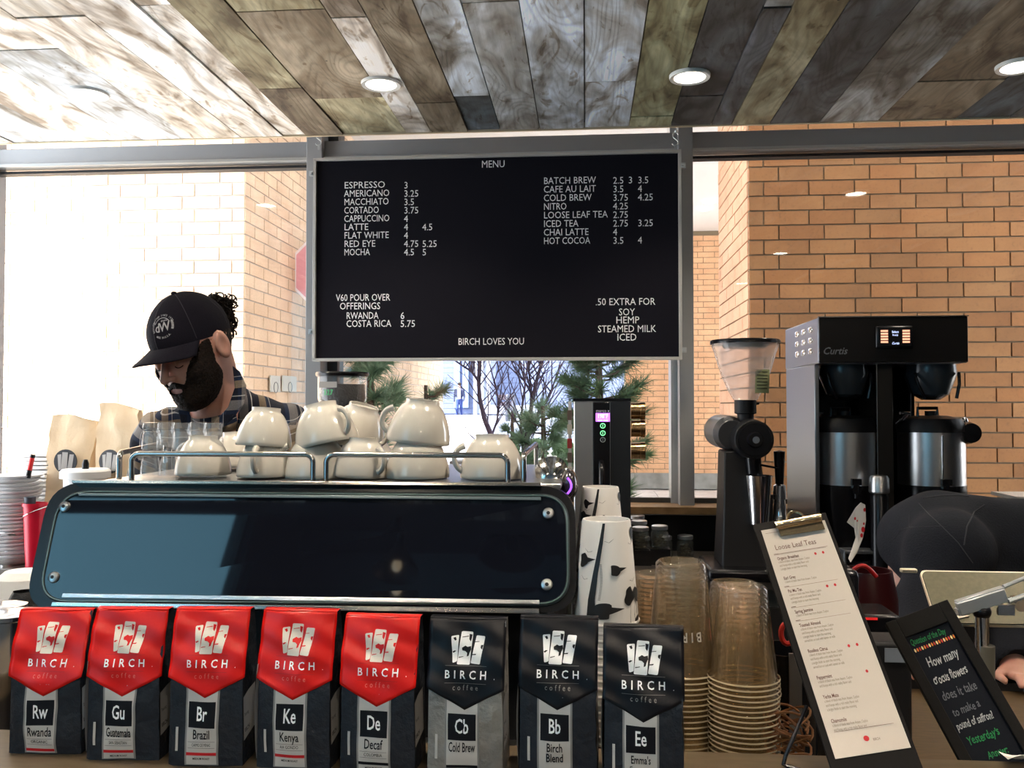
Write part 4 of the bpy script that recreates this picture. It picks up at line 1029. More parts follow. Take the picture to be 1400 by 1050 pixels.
MB().lathe([(0, 0), (sx(12, GY), 0), (sx(17.5, GY), sx(63, GY)), (sx(17, GY), sx(63, GY)), (sx(11.4, GY), .004), (0, .004)], 36, cap=False).build('cup_body', m_chrome, cp)
MB().box((0, .045, .012), (.05, .05, .008)).build('cup_rest', m_blk, cp)
# black handled chrome tap beside it
tp_ = thing('tap', 'chrome tap with tall black handle beside the tall grinder', 'tap', (XX(1065, 3.2), 3.20, .9))
zz = lambda py: ZZ(py, 3.2) - .9
MB().lathe([(.022, 0), (.022, .01), (.012, .02), (.012, zz(712))], 20).lathe([(.030, zz(708)), (.022, zz(700)), (.022, zz(690)), (.018, zz(675)), (.024, zz(680)), (.021, zz(662)), (.014, zz(660))], 24).build('tap_body', m_chrome, tp_)
MB().lathe([(.014, zz(662)), (.019, zz(625)), (.020, zz(616)), (.0, zz(614))], 20, cap=False).build('tap_handle', m_blk, tp_)
cn = thing('black_canister', 'small black canister between the steel catch cup and the tap', 'canister', (XX(1047, 3.2), 3.2, .9))
MB().lathe([(.022, 0), (.022, zz(680)), (.024, zz(679)), (.024, zz(674)), (0, zz(673))], 24).build('canister_body', m_blkm, cn)

# ================================================================ ESPRESSO GRINDER behind the machine
zY = 3.28; zx = XX(468, zY); t = thing('espresso_grinder', 'espresso grinder with bean filled hopper behind the cups', 'coffee grinder', (zx, zY, .9))
q = lambda py: ZZ(py, zY) - .9
pr0 = [(sx(34, zY), q(512)), (sx(34, zY), q(545)), (sx(30, zY), q(555)), (sx(12, zY), q(575)), (sx(12, zY), q(585))]
MB().lathe(pr0, 40, cap=False).build('hopper', m_gl, t)
MB().lathe([(sx(36, zY), q(508)), (sx(37, zY), q(510)), (sx(36, zY), q(514)), (0, q(514))], 40).build('hopper_lid', m_blk, t)
m_bean = mat('dark_coffee_beans', (.016, .010, .008), .35, bump=(160, 1.))
o = MB().lathe([(0, q(524)), (sx(31, zY), q(525)), (sx(32, zY), q(545)), (sx(28, zY), q(555)), (sx(11, zY), q(575)), (0, q(575))], 40, cap=False).build('coffee_beans', m_bean, t); o['kind'] = 'stuff'
MB().box((sx(-10, zY), -sx(35, zY), q(526)), (sx(24, zY), .001, sx(8, zY))).build('sticker', m_lab, t)
MB().text('327', .028, lambda a, b: (a, -sx(35, zY), b), 'C', x=-sx(10, zY), y=q(540)).build('marker_digits', mat('green_marker', srgb(70, 190, 110), .5, emit=(srgb(60, 180, 100), .3)), t, smooth=0)
MB().lathe([(sx(13, zY), q(575)), (sx(14, zY), q(590)), (.075, q(600)), (.08, q(640)), (.075, .10), (.085, .02), (.085, 0)], 32).build('grinder_body', m_blkm, t)

# ================================================================ HOT WATER TOWER
MY = 3.22; mx_ = XX(823, MY); t = thing('water_boiler', 'brushed steel hot water tower with purple display and green buttons', 'water boiler', (mx_, MY, .9))
q = lambda py: ZZ(py, MY) - .9; g_ = lambda px: XX(px, MY) - mx_
Hm = q(548)
MB().box((0, .17, Hm / 2), (g_(862) - g_(785), .34, Hm)).build('casing', m_steel, t, bevel=.004)
MB().box((g_(822), -.002, Hm / 2), (sx(23, MY), .012, Hm - .01)).build('control_panel', m_blk, t, bevel=.002)
MB().box((g_(848), -.001, Hm / 2), (sx(27, MY), .006, Hm - .006)).build('dark_side', mat('dark_steel', (.03, .034, .04), .35, .5), t)
MB().box((0, .17, Hm + .004), (g_(863) - g_(784), .345, .01)).build('top_lid', m_blk, t)
MB().box((g_(824), -.010, q(570.5)), (sx(19, MY), .003, sx(11.5, MY))).build('display', mat('purple_display', (.4, .1, .8), .4, emit=((.60, .18, .95), 1.4)), t)
MB().text('198°F', .022, lambda a, b: (a, -.0125, b), 'C', xs=.75, x=g_(824), y=q(571.5)).text('water ready', .009, lambda a, b: (a, -.0125, b), 'C', x=g_(824), y=q(575.5)).build('display_lettering', mat('display_letters', (1, .8, 1), emit=((1, .75, 1), 1.5)), t, smooth=0)
MB().text('marco x', .016, lambda a, b: (a, -.0085, b), 'C', xs=.9, x=g_(824), y=q(563.5)).build('panel_lettering', m_wtxt, t, smooth=0)
for py, mm in ((582, 'g'), (592, 'g'), (601, 'w')):
    b = MB().tube([(g_(824) + .0085 * math.cos(a), -.010, q(py) + .0085 * math.sin(a)) for a in [R(x) for x in range(0, 360, 30)]], .0014, 6, closed=True).box((g_(824), -.0095, q(py)), (.002, .002, .008))
    b.build('button', mat('green_button', (.2, .9, .4), emit=((.25, .95, .4), .9)) if mm == 'g' else mat('dim_button', (.25, .28, .3)), t)
MB().tube([(g_(822), -.005, q(632)), (g_(822), -.06, q(635)), (g_(822), -.085, q(645)), (g_(822), -.09, q(660))], .010, 12).build('spout', m_blk, t)
for k, py in enumerate((562, 587, 618)):   # bronze-looking cup tubes fixed to its side
    zz = q(py); x_ = g_(864)
    o = MB().cyl((x_, .10, zz), (x_ + sx(18, MY), .10, zz), sx(11.5, MY), n=28).cyl((x_ + sx(13, MY), .10, zz), (x_ + sx(20, MY), .10, zz), sx(12.3, MY), n=28)
    o.build('side_tube', mat('bronze_metal', (.42, .27, .13), .25, 1.), t, bevel=.001)
st = thing('sample_board', 'narrow upright strip of cards beside the hot water tower', 'card strip', (XX(779, 3.30), 3.30, .9))
MB().box((0, 0, (ZZ(549, 3.3) - .9) / 2), (sx(4, 3.3), .05, ZZ(549, 3.3) - .9)).build('strip', m_paper, st)
for k in range(9): MB().box((.0, -.028, .15 + k * .052), (sx(6.5, 3.3), .008, .036)).build('card', [mat('red_card', srgb(170, 50, 50), .6), mat('cream_card', srgb(220, 210, 190), .6), mat('brown_card', srgb(110, 90, 80), .6)][k % 3], st)

# ================================================================ JARS
m_jar = glassy('jar_glass', (.90, .92, .90), 1.5, body=(.35, .36, .33), bodyfac=.15)
jr = thing('mason_jar', 'x', 'jar', (0, 0, 0), group='mason jars on the back counter')
MB().lathe([(0, 0), (.030, 0), (.033, .006), (.033, .058), (.028, .068), (.028, .076)], 28, cap=False).build('jar_glass', m_jar, jr)
MB().lathe([(.0295, .070), (.031, .072), (.031, .084), (.027, .086), (0, .0865)], 28, cap=False).build('jar_lid', m_steel, jr)
cmb = MB()
for k in range(26):
    a = k * 2.4; rr_ = .019 * math.sqrt((k % 7 + .5) / 7); cmb.ell((rr_ * math.cos(a), rr_ * math.sin(a), .010 + (k // 7) * .012), (.0075, .006, .005), 8, 5)
cmb.build('jar_contents', mat('dried_leaves', srgb(92, 84, 62), .8, var=(80, srgb(60, 52, 38))), jr)['kind'] = 'stuff'
JL = [(878, 763, 'mason jar of dried tea at the left front, beside the hot water tower'), (908, 762, 'mason jar in the middle of the front row'), (937, 761, 'single mason jar nearest the tall grinder, right of the group'),
      (876, 751, 'second mason jar of the left column, behind the left front jar'), (902, 749, 'mason jar behind the middle front jar'), (874, 741, 'third mason jar of the left column'), (871, 733, 'rearmost mason jar of the left column')]
for k, (px, py, lb) in enumerate(JL):
    p = WZ(px, py, .9)
    if k > 2:
        Yj = {3: 3.40, 4: 3.42, 5: 3.52, 6: 3.62}[k]; p = W(px, py, Yj)
        if p.z > .906: MB().box((0, 0, 0), (.075, .07, p.z - .9)).build('x', m_blk); rs = bpy.context.scene.objects[-1] if False else [o for o in COL.objects if o.name.startswith('x')][-1]; rs.name = 'riser_block'; rs.location = (p.x, p.y, (p.z + .9) / 2); tag(rs, 'black riser block under the jar %s' % ['behind the left front jar', 'behind the middle front jar', 'third in the left column', 'rearmost in the left column'][k - 3], 'riser')
    if k == 0: jr.location = p; jr['label'] = lb
    else: copy_tree(jr, p, label=lb)
# glass with spoons behind the clipboard
p = WZ(1040, 782, .9); pt = thing('measuring_glass', 'clear measuring glass with steel tools left of the clipboard', 'glass', p)
MB().lathe([(0, 0), (.030, 0), (.036, .12), (.0355, .12), (.029, .003), (0, .003)], 28, cap=False).build('tumbler', m_gl, pt)
MB().box((.004, 0, .07), (.012, .004, .13), 0, Matrix.Rotation(.2, 3, 'Y')).box((-.01, .005, .06), (.010, .004, .12), 0, Matrix.Rotation(-.12, 3, 'Y')).build('tool', m_steel, pt)

# ================================================================ LEFT BACK COUNTER
m_kraft = mat('pale_kraft_paper', srgb(212, 184, 148), .8, var=(7, srgb(228, 208, 178), .3), bump=(35, .5))
def kraft(px, Y, pyt, pyb, wpx, label, lean):
    z1 = ZZ(pyt, Y); w = sx(wpx, Y); d = .11; h = z1 - .9
    t = thing('kraft_bag', label, 'paper bag', (XX(px, Y), Y, .9), R(lean), 'kraft paper bags behind the barista')
    vs = []; NZ = 18; n = 12
    for j in range(NZ + 1):
        z = h * j / NZ; g = 1 if z < h * .55 else 1 - .85 * ((z - h * .55) / (h * .45)) ** 1.2
        for i in range(n * 2):
            if i < n: x = -w / 2 + w * i / (n - 1); y = -d / 2 * g
            else: x = w / 2 - w * (i - n) / (n - 1); y = d / 2 * g
            nz = noise.noise(Vector((x * 14 + px, y * 9, z * 14))); vs.append((x * (1 + .04 * math.sin(z * 23 + px)) + .012 * nz, y + .016 * nz * (1.2 - g * .4), z + (.015 * math.sin(x * 20 + px) if j == NZ else 0)))
    K = 2 * n; MB().add(vs, [(j * K + i, j * K + (i + 1) % K, (j + 1) * K + (i + 1) % K, (j + 1) * K + i) for j in range(NZ) for i in range(K)] + [tuple(range(K))[::-1]]).build('paper_sack', m_kraft, t)
    cz = ZZ(633, Y) - .9; r = sx(16, Y)
    fy = -d / 2 - .018
    s = MB().add([(.0 + r * math.cos(a), fy, cz + r * math.sin(a) * 1.05) for a in [R(x * 15) for x in range(24)]] + [(.0 + r * math.cos(a), fy + .006, cz + r * math.sin(a) * 1.05) for a in [R(x * 15) for x in range(24)]], [tuple(range(24))[::-1]] + [(i, (i + 1) % 24, 24 + (i + 1) % 24, 24 + i) for i in range(24)]).build('round_sticker', mat('charcoal_sticker', srgb(62, 64, 70), .6), t, smooth=0)
    mb = MB()
    for q in TR: mb.poly([(a / 130 * r * .85, cz - b / 110 * r * .85) for a, b in q], lambda x, z: (x, fy - .001, z))
    mb.build('sticker_emblem', m_lab, s, smooth=0)
    return t
kraft(103, 3.36, 572, 0, 64, 'left kraft paper bag with crumpled top and round birch sticker', 4)
kraft(166, 3.34, 556, 0, 62, 'right kraft paper bag with round sticker, nearest the barista', -5)
p = XX(120, 3.2); t = thing('lid_tub', 'white round lid with black knob in front of the kraft bags', 'tub', (p, 3.19, .9))
zt0 = ZZ(645, 3.2) - .9
MB().lathe([(.07, 0), (.075, zt0 - .035), (.088, zt0 - .033), (.088, zt0 - .008), (.08, zt0), (0, zt0)], 36).build('tub_body', m_white, t); MB().lathe([(.012, zt0), (.012, zt0 + .02), (.007, zt0 + .035), (0, zt0 + .036)], 16).build('lid_knob', m_blk, t)
# pile of white napkins / saucers, many thin sheets
sh = thing('lid_stack', 'tall leaning pile of white flat plates at the left edge', 'plate pile', (XX(24, 3.24), 3.24, .9)); 
zT = ZZ(652, 3.2) - .9; nS = 24
sheet = MB().lathe([(.0, .0), (.08, .0), (.096, .010), (.100, .0145), (.096, .0145), (.078, .003), (0, .003)], 32, cap=False)
first = None
for k in range(nS):
    if first is None: first = sheet.build('plate', mat('white_china', srgb(232, 232, 234), .4), sh); o = first
    else: o = first.copy(); COL.objects.link(o)
    o.location = (random.uniform(-.006, .006) - .01, random.uniform(-.006, .006), k * (zT - .01) / nS)
sh2 = thing('napkin_pile', 'stack of white folded napkins right of the plate pile', 'napkins', (XX(56, 3.44), 3.44, .9)); o1 = None
for k in range(24):
    if o1 is None: o1 = MB().box((0, 0, .008), (.13, .12, .013)).build('napkin', mat('white_napkin', srgb(238, 238, 240), .9), sh2, bevel=.005); o = o1
    else: o = o1.copy(); COL.objects.link(o)
    o.location = (random.uniform(-.003, .003), 0, k * .0172); o.rotation_euler = (0, 0, random.uniform(-.05, .05))
t = thing('marker_pen', 'red and black marker standing in the napkin pile', 'marker', (XX(41, 3.2), 3.2, ZZ(651, 3.2)))
M = Matrix.Rotation(R(12), 3, 'Y')
MB().lathe([(.009, -.02), (.009, .01)], 16, (0, 0, 0), M).lathe([(.009, .058), (.009, .070)], 16, (0, 0, 0), M).build('cap', m_blk, t); MB().lathe([(.0085, .01), (.0085, .058)], 16, (0, 0, 0), M).build('barrel', mat('red_plastic', srgb(225, 40, 40), .4), t)
t = thing('red_pail', 'small red plastic pail with wire handle and dark brush behind the machine', 'pail', (XX(44, 3.13), 3.155, .9)); zz = ZZ(697, 3.1) - .9
MB().lathe([(0, 0), (.030, 0), (.040, zz), (.043, zz), (.043, zz - .012), (.039, zz - .012), (.029, .004), (0, .004)], 32, cap=False).build('pail_body', mat('crimson_plastic', srgb(205, 14, 48), .35), t)
MB().tube([(-.050 + .100 * k / 10, -.045 * math.sin(math.pi * k / 10) - .004, zz - .012 - .05 * (1 - k / 10)) for k in range(11)], .0016, 6).build('wire_handle', m_chrome, t)
MB().lathe([(.018, zz - .05), (.020, zz + .022), (0, zz + .024)], 20, (-.02, 0, 0)).build('brush', mat('slate_plastic', srgb(50, 56, 66), .5), t)
t = thing('tamper', 'small chrome tamper at the far left of the back counter', 'tamper', (XX(12, 3.17), 3.17, .9)); zz = ZZ(742, 3.17) - .9
MB().lathe([(.022, 0), (.022, .006), (.006, .012), (.006, zz)], 20).tube([(-.04, 0, zz), (-.015, -.005, zz + .008), (.02, -.005, zz + .006), (.035, 0, zz + .004)], [.006, .011, .012, .007], 12).build('tamper_body', m_chrome, t)
# milk jug and lids left of the machine, on the work counter
t = thing('milk_jug', 'rounded white jug behind the left corner of the machine', 'jug', (XX(36, 1.72), 1.72, .9)); zz = ZZ(791, 1.72) - .9
MB().lathe([(0, 0), (.052, 0), (.056, .02), (.058, zz - .05), (.050, zz - .015), (.035, zz - .002), (0, zz)], 36, cap=False).build('jug_body', m_white, t)
for i, (px, py, Y, r, lb) in enumerate([(8, 839, 1.42, .034, 'steel lidded pot at the left edge behind the first bag'), (18, 850, 1.26, .036, 'nearer steel lidded pot beside the first bag')]):
    t = thing('steel_pot', lb, 'pot', (XX(px, Y), Y, .9)); zz = ZZ(py, Y) - .9
    MB().lathe([(0, 0), (r, 0), (r, zz - .012), (r + .003, zz - .010), (r + .003, zz - .004), (r * .6, zz), (0, zz + .001)], 36, cap=False).build('pot_body', m_chrome, t)
t = thing('dark_sponge', 'black crinkled cloth between the jug and the machine', 'cloth', (XX(36, 1.5), 1.5, .9)); zz = ZZ(822, 1.5) - .9
MB().grid(lambda u, v: ((.045 + .006 * noise.noise(Vector((u * 9, v * 5, 1)))) * math.cos(u * 6.283) * (math.sin(math.pi * (v * .94 + .03)) ** .4), (.045 + .006 * noise.noise(Vector((u * 9, v * 5, 5)))) * math.sin(u * 6.283) * (math.sin(math.pi * (v * .94 + .03)) ** .4), zz * v), 24, 14, cu=True).build('cloth_bundle', mat('black_cloth', (.015, .015, .018), .8, bump=(90, .8)), t)

# ================================================================ CLIPBOARD WITH TEA MENU
def frame3(TL, TRr, BL, top=False):
    """orthonormal frame on the plane through three points; returns origin (BL), ux, uy, n, w, h"""
    uy = (TL - BL); h = uy.length; ux = (TRr - TL); w = ux.length
    if top: ux.normalize(); uy = (uy - ux * uy.dot(ux)); h = uy.length; uy.normalize()
    else: uy.normalize(); ux = (ux - uy * ux.dot(uy)).normalized()
    return (TL - uy * h if top else BL), ux, uy, ux.cross(uy), w, h
Tl = W(1033, 716, 1.215); Tr = W(1131, 700, 1.215 + .004); Bl = W(1152, 1085, 1.012)
o_, ux, uy, un, w_, h_ = frame3(Tl, Tr, Bl)
if un.y > 0: un = -un
t = thing('clipboard_menu', 'tall black clipboard with loose leaf tea list leaning on a wire stand', 'menu', o_)
def cb(a, b, e=0.): return ux * a + uy * b + un * e
pw = sx(92, 1.13)
def slab(mb, a0, b0, a1, b1, e0, e1): 
    mb.prism([(a0, b0), (a1, b0), (a1, b1), (a0, b1)], lambda x, y: cb(x, y, e0), lambda x, y: cb(x, y, e1)); return mb
slab(MB(), -.004, .0, pw + .008, h_, -.004, .0).build('board', mat('black_board', (.005, .004, .004), .5, spec=.12), t, smooth=0, bevel=.0008)
ph = h_ * .872; pb = h_ * .105; pt_ = pb + ph - .004
slab(MB(), .004, pb, pw + .003, pt_, .0006, .0012).build('paper_sheet', mat('laminated_cream_paper', srgb(198, 188, 178), .22, spec=.6, coat=.6, bump=(9, .2)), t, smooth=0)
fn = lambda x, y: cb(x, y, .0016)
u1 = pw / 92.; m_brn = mat('brown_print', srgb(96, 58, 50), .5); m_grn = mat('grey_print', srgb(120, 104, 92), .5)
mb = MB().text('Loose Leaf Teas', .0105, fn, 'L', xs=.78, x=.014, y=pt_ - .0315)
mb.rect(.008, pt_ - .006, pw - .002, pt_ - .0056, fn).rect(.012, pt_ - .0375, pw - .006, pt_ - .0371, fn)
mb.build('heading_lettering', m_brn, t, smooth=0)
H2 = [('Organic Breakfast', 3, 2), ('Earl Grey', 1, 0), ('Pai Mu Tan', 3, 2), ('Spring Jasmine', 1, 0), ('Toasted Almond', 4, 0), ('Rooibos Citrus', 4, 2), ('Peppermint', 2, 1), ('Yerba Mate', 3, 0), ('Chamomile', 2, 0)]
y = pt_ - .046; mh = MB(); ms = MB(); mr = MB(); lines = ['a blend of black teas from Assam, Ceylon', 'and Kenya with a rich malty flavor and', 'a bright finish to start the morning', 'served hot or iced with lemon or milk']
for nme, nl, dots in H2:
    if nme in ('Organic Breakfast', 'Pai Mu Tan', 'Spring Jasmine', 'Toasted Almond'):
        mh.rect(.010, y + .0075, pw - .008, y + .0078, fn); mh.rect(.010, y + .0085, .016, y + .0092, fn)
    mh.text(nme, .0062, fn, 'L', xs=.62, bold=True, x=.0125, y=y)
    for d in range(dots): mr.poly([(pw - .014 - d * .010 + .0016 * math.cos(a), y + .001 + .0020 * math.sin(a)) for a in [R(x * 45) for x in range(8)]], fn)
    for k in range(nl): y -= .0050; ms.text(lines[k] if k < 2 or nl > 2 else 'full body', .0046, fn, 'L', xs=.52, x=.0125, y=y + .0005)
    y -= .0130
mh.rect(.012, pb + .028, pw - .006, pb + .0284, fn)
mh.build('item_lettering', m_brn, t, smooth=0); ms.build('fine_lettering', m_grn, t, smooth=0)
mr.poly([(pw * .52 + .0032 * math.cos(a), pb + .0165 + .0032 * math.sin(a)) for a in [R(x * 30) for x in range(12)]], fn); mr.build('red_marks', m_labr, t, smooth=0)
MB().text('BIRCH', .004, fn, 'L', bold=True, xs=.7, x=pw * .60, y=pb + .013).build('foot_lettering', m_grn, t, smooth=0)
# clip
cl = MB(); cz_ = h_ - .010
cl.tube([cb(pw * .26, cz_, .006), cb(pw * .98, cz_ + .002, .006)], .0048, 12)
slab(cl, pw * .30, cz_ - .016, pw * .98, cz_ + .0, .003, .0045)
cl.build('clip', mat('brass_chrome', (.62, .50, .34), .18, 1.), t)
MB().tube([cb(pw * .60 + .011 * math.cos(R(a)), cz_ + .002 + .013 * math.sin(R(a)), .006) for a in range(0, 181, 15)], .0022, 8).build('clip_loop', mat('brass_chrome', (1, 1, 1)), t)
# wire easel
e0 = W(1103, 965, 1.085) - o_; e1 = W(1071, 1041, 1.06) - o_; e2 = W(1126, 1029, 1.03) - o_
e1.z = 1.0835 - o_.z; e2.z = 1.0835 - o_.z
MB().tube([e0, e0 * .1 + e1 * .9 + Vector((0, 0, .004)), e1, e1 * .9 + e2 * .1, e2], .0024, 8).build('wire_stand', m_blk, t)

# ================================================================ CHALKBOARD
Tl = W(1210, 853, 1.22); Tr = W(1297, 825, 1.215); Bl = W(1335, 1085, 1.115)
o_, ux, uy, un, w_, h_ = frame3(Tl, Tr, Bl)
if un.y > 0: un = -un
t = thing('chalkboard_sign', 'small black framed chalkboard with a handwritten daily question leaning to the right', 'chalkboard', o_)
fwid = .0135
slab(MB(), fwid * .8, fwid, w_ - fwid * .8, h_ - fwid, -.003, .001).build('slate', mat('slate_black', (.004, .005, .009), .5, spec=.1), t, smooth=0)
fm_ = mat('black_wood_frame', srgb(22, 20, 19), .6, bump=(60, .15), spec=.1)
for a in ((0, 0, fwid, h_), (w_ - fwid, 0, w_, h_), (fwid, h_ - fwid * 1.9, w_ - fwid, h_), (fwid, 0, w_ - fwid, fwid)): slab(MB(), *a, -.006, .006).build('frame_bar', fm_, t, smooth=0, bevel=.001)
fn = lambda x, y: cb(x, y, .0018)
m_gr = mat('green_chalk', srgb(18, 116, 62), .8); m_wc = mat('white_chalk', srgb(170, 170, 170), .8); m_dc = mat('faint_chalk', srgb(84, 86, 92), .8)
iw = w_ - 2 * fwid
def chalk(s, y, size, m, x=.0, xs=.62, bold=True):
    tw = sum(GLB[c][2] for c in s) * size * xs; xs2 = xs * min(1, (iw * .86 - x) / tw); size *= .92
    MB().text(s, size, fn, 'L', xs=xs2, bold=bold, x=fwid + .003 + x, y=y, jit=.06, shear=.12).build('chalk_lettering', m, t, smooth=0)
yt = h_ - fwid * 1.9
chalk('Question of the Day', yt - .012, .0125, m_gr)
mb = [MB(), MB(), MB()]
for k in range(17): x = fwid + .004 + k * iw / 18; mb[k % 3].poly([(x + .0012 * math.cos(a), yt - .0185 + .0026 * math.sin(a)) for a in [R(j * 60) for j in range(6)]], fn)
for q, m in zip(mb, (mat('cream_chalk', srgb(225, 205, 150), .8), mat('orange_chalk', srgb(215, 120, 40), .8), mat('red_chalk', srgb(190, 50, 40), .8))): q.build('chalk_dots', m, t, smooth=0)
chalk('How many', yt - .043, .018, m_wc, .006); chalk('crocus flowers', yt - .064, .017, m_wc, .002); chalk('does it take', yt - .085, .017, m_dc, .002)
chalk('to make a', yt - .105, .015, m_dc, .004); chalk('pound of saffron?', yt - .121, .014, m_wc, .0); chalk("Yesterday's", yt - .141, .015, m_gr, .003); chalk('Answer:', yt - .161, .013, m_gr, .016); chalk('11%', yt - .181, .014, m_gr, .012)
e_ = MB().prism([(w_ * .2, h_ * .62), (w_ * .8, h_ * .62), (w_ * .8, h_ * .56), (w_ * .2, h_ * .56)], lambda x, y: cb(x, y, -.006), lambda x, y: cb(x, y, -.012)); e_.tube([cb(w_ * .5, h_ * .6, -.01), cb(w_ * .5, h_ * .1, -.09)], .003); e_.build('prop_leg', fm_, t)
# folded receipt paper by its lower corner
t = thing('receipt_paper', 'small crumpled white slip of paper at the lower right edge', 'paper', W(1396, 1027, 1.09) )
t.location.z = 1.083
MB().grid(lambda u, v: (-.02 + .06 * u, -.012 + .024 * v, .004 + .006 * math.sin(u * 5) * math.cos(v * 4) + .004), 8, 6).build('slip', m_paper, t)

# ================================================================ TABLET ON A STAND
TY = 1.36
Tl = W(1257, 779, TY + .045); Tr = W(1440, 782, TY + .045); Bl = W(1243, 852, TY - .02)
o_, ux, uy, un, w_, h_ = frame3(Tl, Tr, Bl, True)
if un.y > 0: un = -un
t = thing('tablet', 'tablet seen from its grey back on a chrome swivel stand', 'tablet', o_)
pts = roundpoly([(0, 0), (w_, 0), (w_, h_ + .0), (0.0, h_)], [.010] * 4, 6)
MB().prism(pts, lambda x, y: cb(x, y, -.006), lambda x, y: cb(x, y, -.001)).build('white_bezel', mat('white_bezel', srgb(228, 214, 190), .35), t, smooth=0)
pts2 = roundpoly([(.0015, .0015), (w_ - .0015, .0015), (w_ - .0015, h_ - .0035), (.0015, h_ - .0035)], [.010] * 4, 6)
MB().prism(pts2, lambda x, y: cb(x, y, -.001), lambda x, y: cb(x, y, .0015)).build('back_shell', mat('olive_grey_case', srgb(88, 84, 64), .45, .4, var=(150, srgb(70, 68, 52), .3)), t, smooth=0)
MB().prism([(w_ * .005, .002), (w_ * .03, .0), (w_ * .25, .012), (w_ * .02, .012)], lambda x, y: cb(x, y, -.012), lambda x, y: cb(x, y, .004)).build('corner_clip', mat('white_bezel', (1, 1, 1)), t, smooth=0)
A = W(1308, 832, TY - .06) - o_; B = W(1372, 812, TY - .06) - o_
q_ = (B - A); L_ = q_.length; Mx = q_.to_track_quat('X', 'Z').to_matrix()
mb = MB(); 
for dz, hh_ in ((.006, .010), (-.005, .010)): mb.box((A + B) / 2 + Vector((0, 0, dz)), (L_, .012, hh_), 0, Mx)
mb.box((A + B) / 2 + Vector((0, -.004, 0)), (L_, .012, .018), 0, Mx); mb.build('clamp_bar', m_alu, t, bevel=.001)
MB().tube([B + Vector((0, 0, .01)), B + Vector((.05, .01, .028))], .003).tube([B + Vector((.002, -.01, -.008)), B + Vector((.03, -.01, .002))], .004).build('clamp_rod', m_alu, t)
MB().cyl(B + Vector((.018, -.012, -.014)), B + Vector((.018, .012, -.012)), .008).box(B + Vector((-.002, -.01, -.020)), (.022, .006, .014)).build('wing_knob', m_chrome, t)
base = W(1344, 930, TY - .06) - o_; base.z = .9 - o_.z; head = W(1342, 836, TY - .06) - o_
MB().cyl(head, Vector((head.x, head.y, base.z + .06)), .0095, n=20).lathe([(.011, 0), (.011, .03)], 20, Vector((head.x, head.y, base.z + .05))).build('post', m_chrome, t)
MB().ell(head, (.013, .013, .011)).build('ball_joint', m_blk, t)
MB().cyl(W(1347, 882, TY - .06) - o_, Vector((head.x, head.y, base.z + .02)), .0125, n=20).lathe([(.06, 0), (.06, .006), (.014, .012)], 32, Vector((head.x, head.y, base.z))).build('stand_base', mat('grey_stand', srgb(120, 118, 108), .45, .3), t)
crd = thing('card_reader', 'little white card reader at the upper left corner of the tablet', 'card reader', W(1242, 780, TY + .045))
MB().box((0, 0, 0), (.024, .010, .006)).build('reader_body', mat('white_bezel', (1, 1, 1)), crd, bevel=.0015); MB().box((0, -.005, 0), (.02, .001, .001)).build('slot', m_btxt, crd)

# ================================================================ CLUTTER RIGHT OF THE CLIPBOARD
t = thing('printed_card', 'white curved leaflet with red blotches behind the clipboard', 'leaflet', W(1165, 765, 1.75))
ol = [(1163, 769), (1160, 764), (1170, 735), (1168, 722), (1158, 714), (1170, 694), (1177, 687), (1183, 690), (1184, 712), (1180, 735), (1172, 755)]
o3 = Vector(t.location); MB().prism(ol, lambda a, b: W(a, b, 1.75 + .02 * math.sin((b - 690) / 40)) - o3, lambda a, b: W(a, b, 1.7508 + .02 * math.sin((b - 690) / 40)) + Vector((0, .001, 0)) - o3).build('leaflet_sheet', m_paper, t, smooth=0)
mb = MB()
for a, b, r in ((1182, 697, 2.2), (1180, 724, 3.2), (1178, 732, 2.4), (1169, 709, 1.8), (1172, 712, 1.2), (1181, 716, 1.5)): mb.poly([(a + r * math.cos(R(k * 45)) * .8, b + r * math.sin(R(k * 45)) * 1.3) for k in range(8)], lambda x, y: W(x, y, 1.745 + .02 * math.sin((y - 690) / 40)) - o3)
mb.build('red_print', m_labr, t, smooth=0)
t = thing('card_printer', 'black receipt printer behind the clipboard', 'printer', (XX(1142, 1.55), 1.62, .9))
MB().box((0, 0, .16), (.085, .12, .32)).build('printer_body', m_blk, t, bevel=.012); MB().box((-.02, -.062, .30), (.022, .002, .012)).build('printer_label', mat('cream_print2', srgb(205, 190, 160), .5), t)
MB().box((0, -.0, .322), (.06, .05, .006)).build('paper_slot', m_blkm, t)
t = thing('red_pitcher', 'dark red glossy pitcher with curved handle behind the clipboard', 'pitcher', (XX(1190, 1.80), 1.84, .9)); zz = ZZ(778, 1.8) - .9
MB().lathe([(0, 0), (.055, 0), (.062, .03), (.060, zz * .8), (.050, zz), (.046, zz), (.054, zz * .8), (0, .01)], 36, cap=False).build('pitcher_body', mat('maroon_gloss', (.022, .002, .003), .3), t)
MB().tube([(-.045 + .0 * k, -.05 - .02 * math.sin(k / 8 * 3.14), zz + .022 * math.sin(k / 8 * 3.14)) + Vector() * 0 if False else (-.05 + .055 * k / 8, -.05, zz - .005 + .022 * math.sin(k / 8 * 3.14)) for k in range(9)], .0045, 8).build('pitcher_handle', mat('bright_red_gloss', srgb(150, 24, 26), .3), t)
t = thing('red_tray', 'flat dark tray with glowing red edge under the pitcher', 'tray', (XX(1178, 1.62), 1.66, .9)); zz = ZZ(832, 1.62) - .9
MB().box((0, .0, zz / 2), (.12, .10, zz)).build('tray_body', m_blk, t, bevel=.006); MB().box((-.005, -.051, zz - .006), (.05, .002, .004)).build('red_edge', mat('red_led', (.8, .02, .02), emit=((1, .03, .03), .25)), t)
t = thing('card_terminal', 'small dark card terminal with pale screen beside the chalkboard', 'terminal', (XX(1203, 1.5), 1.5, .9)); zz = ZZ(862, 1.5) - .9
